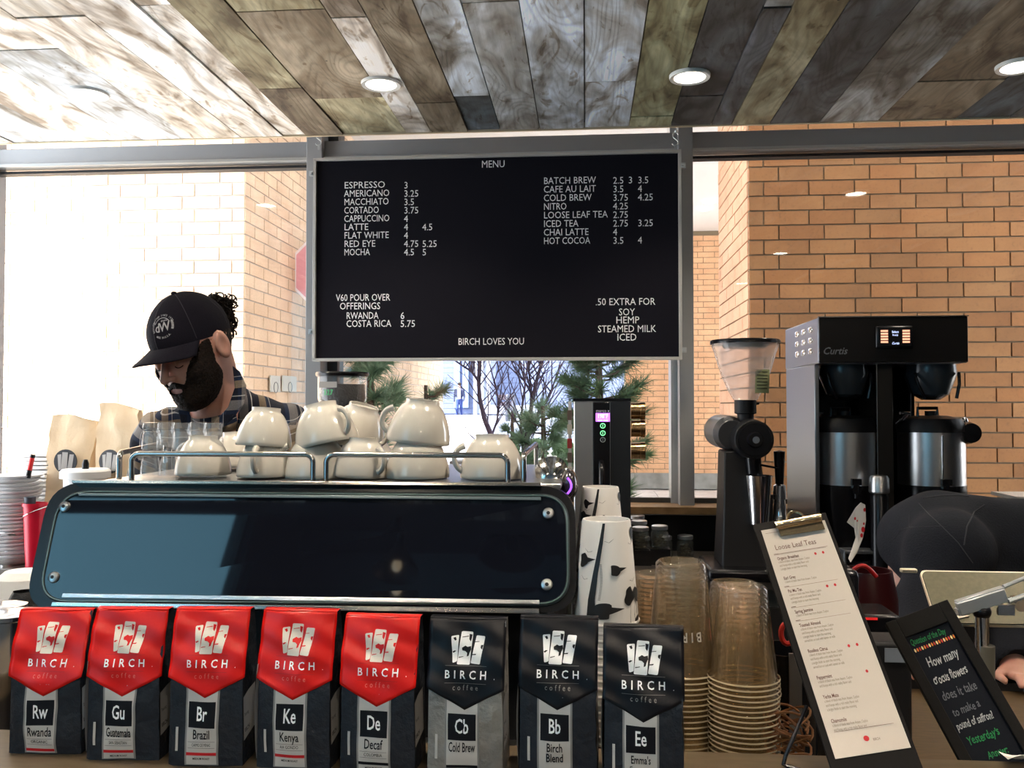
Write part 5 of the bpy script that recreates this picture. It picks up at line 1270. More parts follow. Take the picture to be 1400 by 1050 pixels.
MB().box((0, 0, zz / 2), (.07, .07, zz)).build('terminal_body', m_blkm, t, bevel=.006); MB().box((.008, -.036, zz - .02), (.032, .002, .022)).build('terminal_screen', mat('pale_screen', srgb(130, 138, 150), .3), t)
t = thing('cup_lid_holder', 'chrome topped jar in front of the brewer', 'jar', (XX(1226, 2.95), 3.13, .9)); zz = ZZ(650, 3.05) - .9
MB().lathe([(.0, 0), (.03, 0), (.03, zz - .07), (.025, zz - .06)], 24, cap=False).build('stem', m_blk, t); MB().lathe([(.034, zz - .055), (.032, zz - .01), (.026, zz), (0, zz + .002)], 28, cap=False).lathe([(.03, zz - .06), (.034, zz - .055)], 28).build('chrome_top', m_steel, t)
# scissors and dark tool pot between cups and clipboard
t = thing('scissors', 'black scissors with red loop handle beside the clear cups', 'scissors', (XX(1074, 1.33), 1.33, .9))
z5 = ZZ(872, 1.3) - .9
MB().tube([(.009 * math.cos(a), 0, z5 + .005 + .015 * math.sin(a)) for a in [R(x * 24) for x in range(15)]], .004, 8, closed=True).build('red_loop', mat('scissor_red', srgb(185, 40, 34), .4), t)
MB().tube([(.022 + .010 * math.cos(a), .01, z5 - .012 + .022 * math.sin(a)) for a in [R(x * 24) for x in range(15)]], .004, 8, closed=True).build('tan_loop', mat('scissor_tan', srgb(120, 92, 64), .4), t)
MB().box((.012, .004, z5 / 2 - .01), (.018, .003, z5 - .03)).build('blade', m_steel, t)
t = thing('tool_pot', 'black pot holding the scissors behind the clipboard', 'pot', (XX(1090, 1.30), 1.38, .9))
MB().lathe([(0, 0), (.042, 0), (.046, z5 - .03), (.044, z5 - .03), (.040, .004), (0, .004)], 28, cap=False).build('pot_body', m_blk, t)
t = thing('raffia_bundle', 'brown raffia bundle at the foot of the clipboard', 'raffia', (XX(1080, 1.16), 1.19, .9)); mb = MB(); z6 = ZZ(1000, 1.16) - .9
for k in range(34):
    a = random.uniform(0, 6.28); rr_ = random.uniform(.012, .034); zc_ = z6 * random.uniform(.75, 1.1); tl = random.uniform(-.4, .4)
    mb.tube([(rr_ * math.cos(a + s), rr_ * .7 * math.sin(a + s), zc_ + .010 * math.sin(s * 1.3 + tl)) for s in [j * .35 for j in range(10)]], .0016, 5)
mb.lathe([(.02, 0), (.03, z6 * .7), (0, z6 * .7)], 16); mb.build('raffia', mat('raffia_brown', srgb(150, 96, 54), .7), t)['kind'] = 'stuff'
# box in front of the right wall edge
t = thing('white_notepad', 'white notepad standing out at the right edge above the bent figure', 'notepad', (XX(1396, 3.3), 3.35, .9)); zz = ZZ(672, 3.3) - .9
MB().box((0.04, 0, zz / 2 - .01), (.14, .16, zz - .02)).build('stack_box', m_cab, t); MB().box((.03, -.02, zz - .006), (.16, .2, .012)).build('notepad', m_paper, t)
# ================================================================ PEOPLE
from mathutils.bvhtree import BVHTree
m_skin = mat('skin', srgb(205, 158, 142), .5, sss=.1, var=(30, srgb(190, 140, 124), .3)); m_lip = mat('lip', srgb(176, 118, 108), .5)
m_hair = mat('dark_hair', (.012, .007, .005), .7, bump=(220, .8), spec=.2); m_beard = mat('dark_beard', (.022, .013, .009), .8, bump=(260, 1.), var=(150, (.008, .005, .004), .2), spec=.2)
def norm(v): return Vector(v).normalized()
HC = W(263, 477, 2.0); yaw = R(19); pit = R(24); roll = R(6)
fh = Vector((-math.sin(yaw), -math.cos(yaw), 0)); f_ = fh * math.cos(pit) + Vector((0, 0, -math.sin(pit))); u_ = fh * math.sin(pit) + Vector((0, 0, math.cos(pit)))
r_ = f_.cross(u_)
Mr = Matrix.Rotation(roll, 3, f_); u_ = Mr @ u_; r_ = Mr @ r_
HM = Matrix((r_, f_, u_)).transposed()            # head local (r, f, u) -> world
HMn = np.array(HM, np.float32)
HS = 1.0
def tohead(P):
    d = [P[i] - HC[i] for i in range(3)]
    return [(d[0] * HMn[0, k] + d[1] * HMn[1, k] + d[2] * HMn[2, k]) for k in range(3)]
def headsdf(P):
    h = tohead(P); A = [np.abs(h[0]), h[1], h[2]]
    d = ellip(h, (0, -.014, .024), (.075, .096, .092))
    d = sU(d, ellip(h, (0, .026, -.046), (.061, .064, .082)), .03)
    d = sU(d, ellip(h, (0, .060, -.100), (.028, .026, .024)), .03)
    d = sU(d, ellip(A, (.040, .054, -.030), (.022, .024, .024)), .02)
    d = sU(d, capsule(A, (.008, .086, .016), (.040, .074, .014), .010), .014)
    d = sSub(d, ellip(A, (.031, .100, -.008), (.017, .018, .011)), .012)
    d = sU(d, ellip(A, (.031, .074, -.009), (.0145, .0145, .0125)), .004)
    d = sU(d, capsule(h, (0, .088, .006), (0, .112, -.034), .0065, .0105), .010)
    d = sU(d, ellip(A, (.0125, .100, -.037), (.008, .010, .007)), .005)
    d = sU(d, capsule(h, (-.017, .085, -.0645), (.017, .085, -.0645), .0050), .006)
    d = sU(d, capsule(h, (-.014, .084, -.0735), (.014, .084, -.0735), .0058), .006)
    d = sSub(d, capsule(h, (-.021, .094, -.0695), (.021, .094, -.0695), .002), .003)
    d = sU(d, sSub(ellip(A, (.079, -.016, -.006), (.010, .021, .033)), ellip(A, (.088, -.010, -.004), (.007, .012, .021)), .004), .006)
    return d
bX = XX(306, 2.12); bY = 2.13
nb_ = (bX + .005, 2.10, 1.470)
SLs = tuple(W(226, 602, 2.12)); SRs = tuple(W(392, 596, 2.10))
hipz = .93
elL = (SLs[0] - .07, 2.12, 1.165); wrL = (-.70, 1.93, 1.10)
elR = (SRs[0] + .07, 2.14, 1.160); wrR = (-.50, 1.95, 1.10)
def torso(P, e=0.):
    d = ellip(P, (bX, bY, 1.27), (.165, .105, .20)); d = sU(d, ellip(P, (bX, bY + .01, 1.06), (.145, .10, .20)), .08)
    d = sU(d, capsule(P, (nb_[0] - .03, 2.12, 1.462), SLs, .060, .060), .05); d = sU(d, capsule(P, (nb_[0] + .03, 2.12, 1.475), SRs, .062, .062), .05)
    return d - e
def arms(P, e=0.):
    d = sU(capsule(P, SLs, elL, .056, .042), capsule(P, elL, wrL, .042, .028), .02)
    return np.minimum(d, sU(capsule(P, SRs, elR, .056, .042), capsule(P, elR, wrR, .042, .028), .02)) - e
def hand(P, w, dirx):
    w = np.array(w, np.float32); d = ellip(P, w + np.array((dirx * .01, -.045, .0)), (.038, .045, .016))
    for k in range(4):
        a = w + np.array((dirx * .01 + (-.027 + .018 * k), -.075, .0)); L = (.036, .042, .040, .030)[k]
        b = a + np.array((0, -L * .8, -.008)); c = b + np.array((0, -.012, -.026))
        d = sU(d, np.minimum(capsule(P, a, b, .0088, .008), capsule(P, b, c, .008, .007)), .004)
    a = w + np.array((dirx * .036, -.025, -.002)); b = a + np.array((dirx * .022, -.028, -.006)); c = b + np.array((-dirx * .004, -.024, -.010))
    return sU(d, np.minimum(capsule(P, a, b, .0115, .010), capsule(P, b, c, .010, .008)), .006)
def legs(P, e=0.):
    d = ellip(P, (bX, bY + .01, .93), (.160, .105, .13))
    for s in (-1, 1):
        d = sU(d, sU(capsule(P, (bX + s * .085, bY, .88), (bX + s * .10, bY - .01, .50), .082, .056), capsule(P, (bX + s * .10, bY - .01, .50), (bX + s * .105, bY + .03, .09), .056, .040), .03), .03)
    return d - e
def body(X, Y, Z):
    P = [X, Y, Z]; d = torso(P, -.004); d = sU(d, arms(P), .03); d = sU(d, legs(P), .05)
    neck = capsule(P, nb_, tuple(HC + HM @ Vector((0, -.035, -.05))), .060, .056); d = sU(d, neck, .03)
    d = sU(d, headsdf(P), .014)
    d = sU(d, np.minimum(hand(P, wrL, 1), hand(P, wrR, -1)), .012)
    for s in (-1, 1): d = sU(d, capsule(P, (bX + s * .105, bY + .03, .045), (bX + s * .12, bY - .12, .035), .040, .034), .03)
    return d
xa = axis(bX - .36, bX + .40, HC.x - .115, HC.x + .115, .0032, .010); ya = axis(1.78, 2.32, HC.y - .15, HC.y + .13, .0032, .010); za = axis(-.01, 1.70, HC.z - .16, HC.z + .10, .0032, .012)
barista = thing('person', 'barista in dark cap and plaid shirt looking down behind the espresso machine', 'person', (bX, bY, 0))
BL_ = Vector(barista.location); bl_ = np.array(BL_, np.float32)
v, q = nets(body, xa, ya, za)
hv = tohead([v[:, 0], v[:, 1], v[:, 2]])
fc = [h[q].mean(1) for h in hv]
lip = ((np.abs(fc[0]) < .021) & (fc[2] < -.059) & (fc[2] > -.082) & (fc[1] > .083)).astype(np.int32)
meshobj('body', (v - bl_, q), [m_skin, m_lip], barista, lip)
def nz3(P, s):  # cheap lumpy noise
    return np.sin(P[0] * s) * np.sin(P[1] * s * 1.13 + 1) * np.sin(P[2] * s * .91 + 2)
def beard(X, Y, Z):
    P = [X, Y, Z]; h = tohead(P); A = np.abs(h[0]); d = headsdf(P) - .0040 - .0016 * nz3(P, 420)
    ub = -.066 + np.clip((A - .018) / .05, 0, 1) ** 1.3 * .088
    reg = h[2] - ub; reg = np.maximum(reg, (.012 - np.clip((-.035 - h[2]) / .04, 0, 1) * .026) - h[1]); reg = np.maximum(reg, -(h[2] + .150))
    must = capsule([A, h[1], h[2]], (.0, .094, -.0555), (.030, .080, -.068), .0085, .0062)
    lipz = ellip(h, (0, .092, -.0695), (.019, .03, .0070))
    return np.maximum(np.minimum(np.maximum(d, reg), np.maximum(must, d - .001)), -lipz)
v, q = nets(beard, np.arange(HC.x - .11, HC.x + .11, .003), np.arange(HC.y - .15, HC.y + .11, .003), np.arange(HC.z - .17, HC.z + .05, .003))
meshobj('beard', (v - bl_, q), m_beard, barista)
def hp(r, f, u): return HC + HM @ Vector((r, f, u)) - BL_
# short hair under the cap, around ear and nape
def hairf(X, Y, Z):
    P = [X, Y, Z]; h = tohead(P); d = ellip(h, (.003, -.016, .022), (.0775, .099, .094)) - .0015 * nz3(P, 380)
    reg = np.maximum(h[2] - .028, -(h[2] + .075 + .9 * np.clip(h[1] + .02, 0, 1))); reg = np.maximum(reg, h[1] - .025)
    ear = ellip([np.abs(h[0]), h[1], h[2]], (.085, -.014, -.006), (.03, .024, .036))
    return np.maximum(np.maximum(d, reg), -ear)
v, q = nets(hairf, np.arange(HC.x - .11, HC.x + .11, .0035), np.arange(HC.y - .13, HC.y + .14, .0035), np.arange(HC.z - .1, HC.z + .11, .0035))
meshobj('hair', (v - bl_, q), m_hair, barista)
mb = MB(); c0 = W(299, 428, 2.08) - BL_
for k in range(220):
    t1, t2 = random.uniform(0, 6.28), random.uniform(-.6, 1)
    p = c0 + Vector((.020 * math.cos(t1) * (1 - .3 * t2), random.uniform(-.03, .04), .056 * t2 - .020 + .0)); ph = random.uniform(0, 6.28); rr_ = random.uniform(.006, .011); dr = Vector((random.uniform(-.2, 1), random.uniform(-.8, .8), random.uniform(-.4, 1))).normalized()
    a_ = dr.orthogonal().normalized(); b_ = dr.cross(a_)
    mb.tube([p + dr * (.0022 * j) + (a_ * math.cos(ph + j * .75) + b_ * math.sin(ph + j * .75)) * rr_ for j in range(9)], .0019, 5)
mb.ell(c0 + Vector((-.006, .02, -.01)), (.018, .030, .055), 14, 10)
mb.build('curls', m_hair, barista)
# eyelid creases, brows
mb = MB()
for s in (-1, 1):
    mb.tube([hp(s * (.019 + .0235 * k / 6), .0885 - .006 * abs(k / 6 - .4), -.0135 - .0035 * math.sin(math.pi * k / 6)) for k in range(7)], .0011, 5)
    mb.tube([hp(s * (.014 + .033 * k / 6), .0955 - .017 * (k / 6) ** 2, .013 + .004 * math.sin(math.pi * k / 6)) for k in range(7)], [.002, .003, .0034, .0033, .003, .002, .001], 6)
mb.build('brows_and_lashes', m_hair, barista)
# cap
m_cap = mat('dark_navy_cotton', (.008, .007, .013), .9, bump=(300, .25), spec=.15); m_seam = mat('cap_seam', (.03, .028, .04), .8)
CC = Vector((.004, -.014, .036)); CR3 = (.080, .106, .096)
def capP(lon, lat, e=0.):
    # lon 0 = front
    return hp(CC.x + (CR3[0] + e) * math.sin(lon) * math.cos(lat), CC.y + (CR3[1] + e) * math.cos(lon) * math.cos(lat), CC.z + (CR3[2] + e) * math.sin(lat))
def lat0(lon): return -.17 + .13 * math.cos(lon)
cap = MB().grid(lambda a, b: capP(a * 6.28318, lat0(a * 6.28318) + (1.5707 - lat0(a * 6.28318)) * b), 48, 20, cu=True).build('cap', m_cap, barista, smooth=80)
for k in range(6): MB().tube([capP(k * math.pi / 3 + math.pi / 6 * 0, lat0(0) + (1.56 - lat0(0)) * j / 14, .0003) for j in range(15)], .0008, 5).build('cap_seam', m_seam, cap)
MB().ell(capP(0, 1.57, .001), (.007, .007, .005), 12, 8).build('cap_button', m_cap, cap)
def brim(a, b, e=0):
    lon = (a - .5) * 2 * 1.12; L = .072 * math.cos(lon * 1.15) ** .55 if abs(lon * 1.15) < 1.56 else 0
    x = CR3[0] * math.sin(lon) * .985; y = CR3[1] * math.cos(lon) * .97
    base_z = -.006
    xo = x * (1 + .10 * b); yo = y + L * b
    return hp(CC.x + xo, CC.y + yo, CC.z + base_z - 3.6 * xo * xo * (.35 + .65 * b) + .004 - .012 * b + e)
o = MB().grid(lambda a, b: brim(a, b), 32, 10).build('cap_brim', m_cap, cap, smooth=80); sm = o.modifiers.new('thickness', 'SOLIDIFY'); sm.thickness = .0035
m_emb = mat('grey_embroidery', srgb(168, 168, 174), .8)
lc = (-.31, .48)
def cf(a, b, e=.0008): return capP(lc[0] - a / .080, lc[1] + b / .100, e)
mb = MB().text('dW', .030, lambda a, b: cf(a, b), 'C', xs=.85, sp=-.06, bold=True, x=0, y=-.012).text('drums', .0075, lambda a, b: cf(a, b), 'C', xs=.9, bold=True, x=.006, y=.0105)
def arc(s, rad, a0, a1, size, flip=False):
    n = len(s)
    for i, ch in enumerate(s):
        th = a0 + (a1 - a0) * i / (n - 1)
        def g(x, y, th=th):
            rr_ = rad + (y if not flip else -y); t_ = th - (x / rad if not flip else -x / rad)
            return cf(rr_ * math.cos(t_), rr_ * math.sin(t_))
        mb.text(ch, size, g, 'C', bold=True, xs=.8)
arc('CRAFTED SINCE 1972', .0245, R(165), R(15), .0070); arc('MADE IN U.S.A.', .0285, R(235), R(305), .0065, True)
for s in (1, -1):
    for k in range(10):
        th = R(150 + k * 6) if s > 0 else R(-28 + k * 5); thick([(0, 0)], [0], lambda a, b: cf(a, b), MB())
        mb.add([cf(.0225 * math.cos(th), .0225 * math.sin(th)), cf(.0275 * math.cos(th), .0275 * math.sin(th)), cf(.0275 * math.cos(th + .06), .0275 * math.sin(th + .06)), cf(.0225 * math.cos(th + .06), .0225 * math.sin(th + .06))], [(0, 1, 2, 3)])
rg = [(R(20 + 140 * k / 16)) for k in range(17)]
for i in range(16): mb.add([cf(.0195 * math.cos(rg[i]), .0195 * math.sin(rg[i])), cf(.021 * math.cos(rg[i]), .021 * math.sin(rg[i])), cf(.021 * math.cos(rg[i + 1]), .021 * math.sin(rg[i + 1])), cf(.0195 * math.cos(rg[i + 1]), .0195 * math.sin(rg[i + 1]))], [(0, 1, 2, 3)])
mb.build('cap_emblem', m_emb, cap, smooth=0)
# plaid shirt
def plaid():
    m = bpy.data.materials.new('plaid_flannel'); m.use_nodes = True; nt = m.node_tree; b = nt.nodes['Principled BSDF']; b.inputs['Roughness'].default_value = .9; b.inputs['Specular IOR Level'].default_value = .2
    uv = nn(nt, 'ShaderNodeUVMap'); sp = nn(nt, 'ShaderNodeSeparateXYZ'); nt.links.new(uv.outputs[0], sp.inputs[0])
    def stripes(src, per, off, stops):
        a = nn(nt, 'ShaderNodeMath', operation='MULTIPLY_ADD'); a.inputs[1].default_value = 1 / per; a.inputs[2].default_value = off; nt.links.new(src, a.inputs[0])
        f = nn(nt, 'ShaderNodeMath', operation='FRACT'); nt.links.new(a.outputs[0], f.inputs[0])
        r = nn(nt, 'ShaderNodeValToRGB'); r.color_ramp.interpolation = 'CONSTANT'; el = r.color_ramp.elements
        while len(el) < len(stops): el.new(.5)
        for e, (p, c) in zip(el, stops): e.position = p; e.color = c4(c)
        nt.links.new(f.outputs[0], r.inputs[0]); return r.outputs[0]
    K = (.012, .014, .026); N = (.016, .030, .075); T = (.40, .30, .20); G = (.33, .31, .31); Wt = (.75, .75, .74)
    st = [(0, K), (.22, N), (.30, G), (.47, G), (.49, K), (.56, Wt), (.58, K), (.72, T), (.86, N), (.93, Wt), (.945, K)]
    a = stripes(sp.outputs['X'], .118, .37, st); c = stripes(sp.outputs['Y'], .125, .18, st)
    m2 = nn(nt, 'ShaderNodeMix', data_type='RGBA'); m2.inputs['Factor'].default_value = .5; nt.links.new(a, m2.inputs['A']); nt.links.new(c, m2.inputs['B'])
    wv = nn(nt, 'ShaderNodeTexNoise', _Scale=500.); tc = nn(nt, 'ShaderNodeTexCoord'); nt.links.new(tc.outputs['Object'], wv.inputs['Vector'])
    fz = ramp(nt, wv.outputs['Fac'], [(.3, .8), (.7, 1.15)])
    nt.links.new(mulc(nt, m2.outputs['Result'], fz), b.inputs['Base Color']); return m
m_plaid = plaid()
def shirt(X, Y, Z):
    P = [X, Y, Z]; wr_ = .0045 * nz3(P, 42) + .0025 * np.sin(P[0] * 95 + P[2] * 60)
    d = sU(torso(P, .008), arms(P, .012), .035) + wr_
    d = np.maximum(d, .90 - Z)
    d = np.maximum(d, -capsule(P, (nb_[0] - .012, 2.03, 1.55), (nb_[0] - .015, 2.015, 1.415), .060, .014))
    d = np.maximum(d, -capsule(P, (nb_[0], 2.08, 1.46), (nb_[0] - .01, 2.05, 1.62), .066))
    for w_ in (wrL, wrR): d = np.maximum(d, -(np.sqrt((X - w_[0]) ** 2 + (Y - w_[1] + .03) ** 2 + (Z - w_[2]) ** 2) - .05))
    return d
v, q = nets(shirt, np.arange(bX - .36, bX + .40, .0065), np.arange(1.82, 2.34, .0065), np.arange(.86, 1.58, .0065))
so = meshobj('plaid_shirt', (v - bl_, q), m_plaid, barista)
def plaid_uv(o):
    me = o.data; n = len(me.vertices); co = np.empty(n * 3, np.float32); me.vertices.foreach_get('co', co); co = co.reshape(-1, 3) + bl_
    no = np.empty(n * 3, np.float32); me.vertices.foreach_get('normal', no); no = no.reshape(-1, 3)
    u = co[:, 0] * .97 + co[:, 1] * .5; w_ = co[:, 2] - co[:, 1] * .55
    for S, E in ((SLs, elL), (SRs, elR)):
        S = np.array(S); E = np.array(E); ax = E - S; L = np.linalg.norm(ax); ax /= L; t_ = (co - S) @ ax
        s = 1 if S[0] > bX else -1
        m_ = (s * (co[:, 0] - S[0]) > -.012) & (t_ > -.03)
        side = np.array([0, 1, 0]); u = np.where(m_, (co @ side) * 1.4 + .03, u); w_ = np.where(m_, t_ * s + co[:, 0] * .1, w_)
    uvl = me.uv_layers.new(name='UVMap'); li = np.empty(len(me.loops), np.int32); me.loops.foreach_get('vertex_index', li)
    uvl.data.foreach_set('uv', np.stack([u[li], w_[li]], 1).astype(np.float32).ravel())
plaid_uv(so)
def flapmesh(poly, Yt, name, par):
    mb = MB(); cx = sum(p[0] for p in poly) / len(poly); cy = sum(p[1] for p in poly) / len(poly)
    mb.prism(poly, lambda a, b: W(a, b, Yt + .0004 * abs(a - cx)) - BL_, lambda a, b: W(a, b, Yt + .006 + .0004 * abs(a - cx)) - BL_)
    o = mb.build(name, m_plaid, par, smooth=0, bevel=.0015); plaid_uv(o); return o
flapmesh([(240, 548), (256, 556), (262, 572), (274, 590), (262, 597), (249, 584)], 1.995, 'collar_point', barista)
flapmesh([(318, 500), (328, 508), (337, 527), (334, 552), (318, 573), (300, 588), (293, 578), (312, 556), (321, 530)], 1.995, 'collar_point', barista)
mb = MB(); nbv = Vector(nb_)
mb.grid(lambda a, b: Vector((nb_[0] + .072 * math.cos(a * 6.28) - .004, 2.085 + .070 * math.sin(a * 6.28) + .012 * b, 1.452 + .050 * b + .030 * math.sin(a * 6.28) + .012 * math.cos(a * 6.28))) - BL_, 36, 4, cu=True)
o = mb.build('collar_band', m_plaid, barista); plaid_uv(o); sm = o.modifiers.new('t', 'SOLIDIFY'); sm.thickness = .003
# dark undershirt seen in the open collar
MB().ell(Vector((nb_[0] - .01, 2.085, 1.43)) - BL_, (.055, .045, .06), 20, 12).build('undershirt', mat('navy_tee', (.012, .014, .03), .9), barista)
def trousers(X, Y, Z): return np.maximum(legs([X, Y, Z], .008), np.maximum(.09 - Z, Z - .99))
v, q = nets(trousers, np.arange(bX - .25, bX + .25, .014), np.arange(1.95, 2.32, .014), np.arange(.05, 1.03, .014)); meshobj('trousers', (v - bl_, q), mat('black_denim', (.014, .015, .02), .9), barista)
def shoes(X, Y, Z):
    d = 1.
    for s in (-1, 1): d = np.minimum(d, capsule([X, Y, Z], (bX + s * .105, bY + .03, .052), (bX + s * .12, bY - .13, .045), .048, .042))
    return np.maximum(d, -(Z - .002))
v, q = nets(shoes, np.arange(bX - .22, bX + .22, .01), np.arange(1.9, 2.26, .01), np.arange(-.02, .13, .01)); meshobj('shoes', (v - bl_, q), m_blkm, barista)

# ---------------- second figure bent over behind the tablet
m_jack = mat('charcoal_cotton_jacket', (.013, .015, .021), .95, bump=(260, .35), var=(14, (.008, .009, .014), .3), spec=.2); 
PY = 2.30
shd = W(1275, 742, PY); pel = Vector((XX(1490, PY), PY + .05, 1.06)); hd = W(1212, 850, PY + .05)
p2 = thing('person', 'person in charcoal jacket bent far forward behind the tablet, back towards the ceiling', 'person', (pel.x, pel.y, 0)); b2 = np.array(p2.location, np.float32)
elA = W(1262, 842, PY - .16); wrA = W(1243, 893, 2.02); elB = W(1395, 850, PY - .15); wrB = W(1384, 905, 2.02)
def tr2(P):
    d = capsule(P, shd + Vector((.03, .02, .0)), pel + Vector((-.1, 0, .07)), .115, .120); d = sU(d, capsule(P, shd + Vector((-.01, -.10, -.01)), shd + Vector((.0, .12, -.01)), .085), .06)
    d = sU(d, ellip(P, pel, (.15, .17, .15)), .06)
    return d
def ar2(P):
    s1 = shd + Vector((.0, -.13, .0)); s2 = shd + Vector((.08, .14, -.03))
    d = sU(capsule(P, s1, elA, .078, .056), capsule(P, elA, wrA, .056, .036), .03)
    return np.minimum(d, sU(capsule(P, s2, elB, .068, .052), capsule(P, elB, wrB, .052, .036), .03))
def lg2(P):
    d = 9.
    for s in (-1, 1):
        a = pel + Vector((.0, s * .09, -.08)); k = Vector((pel.x - .02, pel.y + s * .10, .52)); an = Vector((pel.x + .02, pel.y + s * .10, .09))
        d = np.minimum(d, sU(capsule(P, a, k, .085, .058), capsule(P, k, an, .058, .042), .03))
    return d
def hand2(P, w):
    w = np.array(w, np.float32) + np.array((0, -.03, -.012)); d = ellip(P, w, (.036, .044, .018))
    for k in range(4):
        a = w + np.array((-.027 + .018 * k, -.030, .0)); b = a + np.array((0, -.030 + .004 * abs(k - 1.5), .004)); c = b + np.array((0, -.014, -.014)); d = sU(d, np.minimum(capsule(P, a, b, .0088, .008), capsule(P, b, c, .008, .007)), .004)
    a = w + np.array((-.032, .005, 0)); b = a + np.array((-.020, -.026, -.004)); c = b + np.array((.004, -.022, -.004)); return sU(d, np.minimum(capsule(P, a, b, .011, .0095), capsule(P, b, c, .0095, .008)), .006)
def body2(X, Y, Z):
    P = [X, Y, Z]; d = sU(tr2(P) + .008, ar2(P) + .01, .03); d = sU(d, lg2(P), .05)
    nk = capsule(P, shd + Vector((-.02, 0, .0)), hd + Vector((.03, 0, .03)), .058, .054); d = sU(d, nk, .03)
    hd_ = sU(ellip(P, hd, (.085, .078, .098)), ellip(P, hd + Vector((-.03, 0, -.05)), (.055, .058, .062)), .03)
    hd_ = sU(hd_, capsule(P, hd + Vector((-.075, 0, -.045)), hd + Vector((-.098, 0, -.065)), .010, .012), .012)
    d = sU(d, hd_, .02); d = sU(d, np.minimum(hand2(P, wrA), hand2(P, wrB)), .014)
    for s in (-1, 1): d = sU(d, capsule(P, (pel.x + .02, pel.y + s * .1, .05), (pel.x - .13, pel.y + s * .11, .035), .042, .034), .03)
    return d
v, q = nets(body2, axis(.60, 1.62, .68, 1.2, .0085, .014), axis(1.86, 2.62, 1.88, 2.15, .0055, .014), axis(-.01, 1.42, .84, 1.02, .006, .014)); meshobj('body', (v - b2, q), m_skin, p2)
def jack(X, Y, Z):
    P = [X, Y, Z]; fold = .006 * nz3(P, 26) + .005 * np.sin(P[0] * 60 - P[2] * 55) * np.clip(1.25 - P[2], 0, 1)
    d = sU(tr2(P) - .010, ar2(P) - .014, .03) + fold
    for w_ in (wrA, wrB): d = np.maximum(d, -(np.sqrt((X - w_[0]) ** 2 + (Y - w_[1] + .04) ** 2 + (Z - w_[2] + .02) ** 2) - .05))
    return d
v, q = nets(jack, np.arange(.6, 1.66, .010), np.arange(1.86, 2.64, .010), np.arange(.80, 1.46, .010)); jo = meshobj('jacket', (v - b2, q), m_jack, p2)
v, q = nets(lambda X, Y, Z: np.maximum(lg2([X, Y, Z]) - .01, np.maximum(.08 - Z, Z - 1.0)), np.arange(1.05, 1.7, .014), np.arange(2.1, 2.62, .014), np.arange(.04, 1.05, .014)); meshobj('trousers', (v - b2, q), mat('navy_denim', (.015, .018, .035), .9), p2)
def hr2(X, Y, Z):
    P = [X, Y, Z]; d = ellip(P, hd + Vector((.012, 0, .012)), (.092, .088, .104)) - .004 * nz3(P, 150); return np.maximum(d, -ellip(P, hd + Vector((-.085, 0, -.07)), (.07, .07, .07)))
v, q = nets(hr2, np.arange(hd.x - .12, hd.x + .13, .007), np.arange(hd.y - .12, hd.y + .12, .007), np.arange(hd.z - .13, hd.z + .14, .007)); meshobj('hair', (v - b2, q), mat('auburn_hair', (.005, .003, .003), .8, bump=(160, .8), spec=.15), p2)
bm = bmesh.new(); bm.from_mesh(jo.data); bvh = BVHTree.FromBMesh(bm); bm.free()
def onjack(px, py, e=.002):
    d = ray(px, py).normalized(); h = bvh.ray_cast(cam.location - p2.location, d)
    return (h[0] - d * e) if h[0] is not None else None
def seamline(pts, name, r=.0014, n=6):
    r *= .5
    P = []
    for i in range(len(pts) - 1):
        for k in range(n): u = k / n; P.append(onjack(pts[i][0] + (pts[i + 1][0] - pts[i][0]) * u, pts[i][1] + (pts[i + 1][1] - pts[i][1]) * u))
    P.append(onjack(*pts[-1])); P = [p for p in P if p is not None]
    if len(P) > 2: MB().tube(P, r, 6).build(name, mat('grey_seam', (.022, .025, .032), .9), jo)
seamline([(1243, 703), (1243, 721), (1262, 720), (1288, 719)], 'pocket_seam'); seamline([(1256, 688), (1270, 703), (1290, 722), (1310, 742), (1330, 770)], 'shoulder_seam', .0022)
seamline([(1346, 690), (1332, 700), (1322, 720), (1318, 745)], 'back_seam', .003); seamline([(1222, 738), (1232, 724), (1248, 720)], 'sleeve_seam', .0016)
seamline([(1262, 681), (1285, 678), (1310, 677), (1325, 679)], 'collar_ridge', .004)

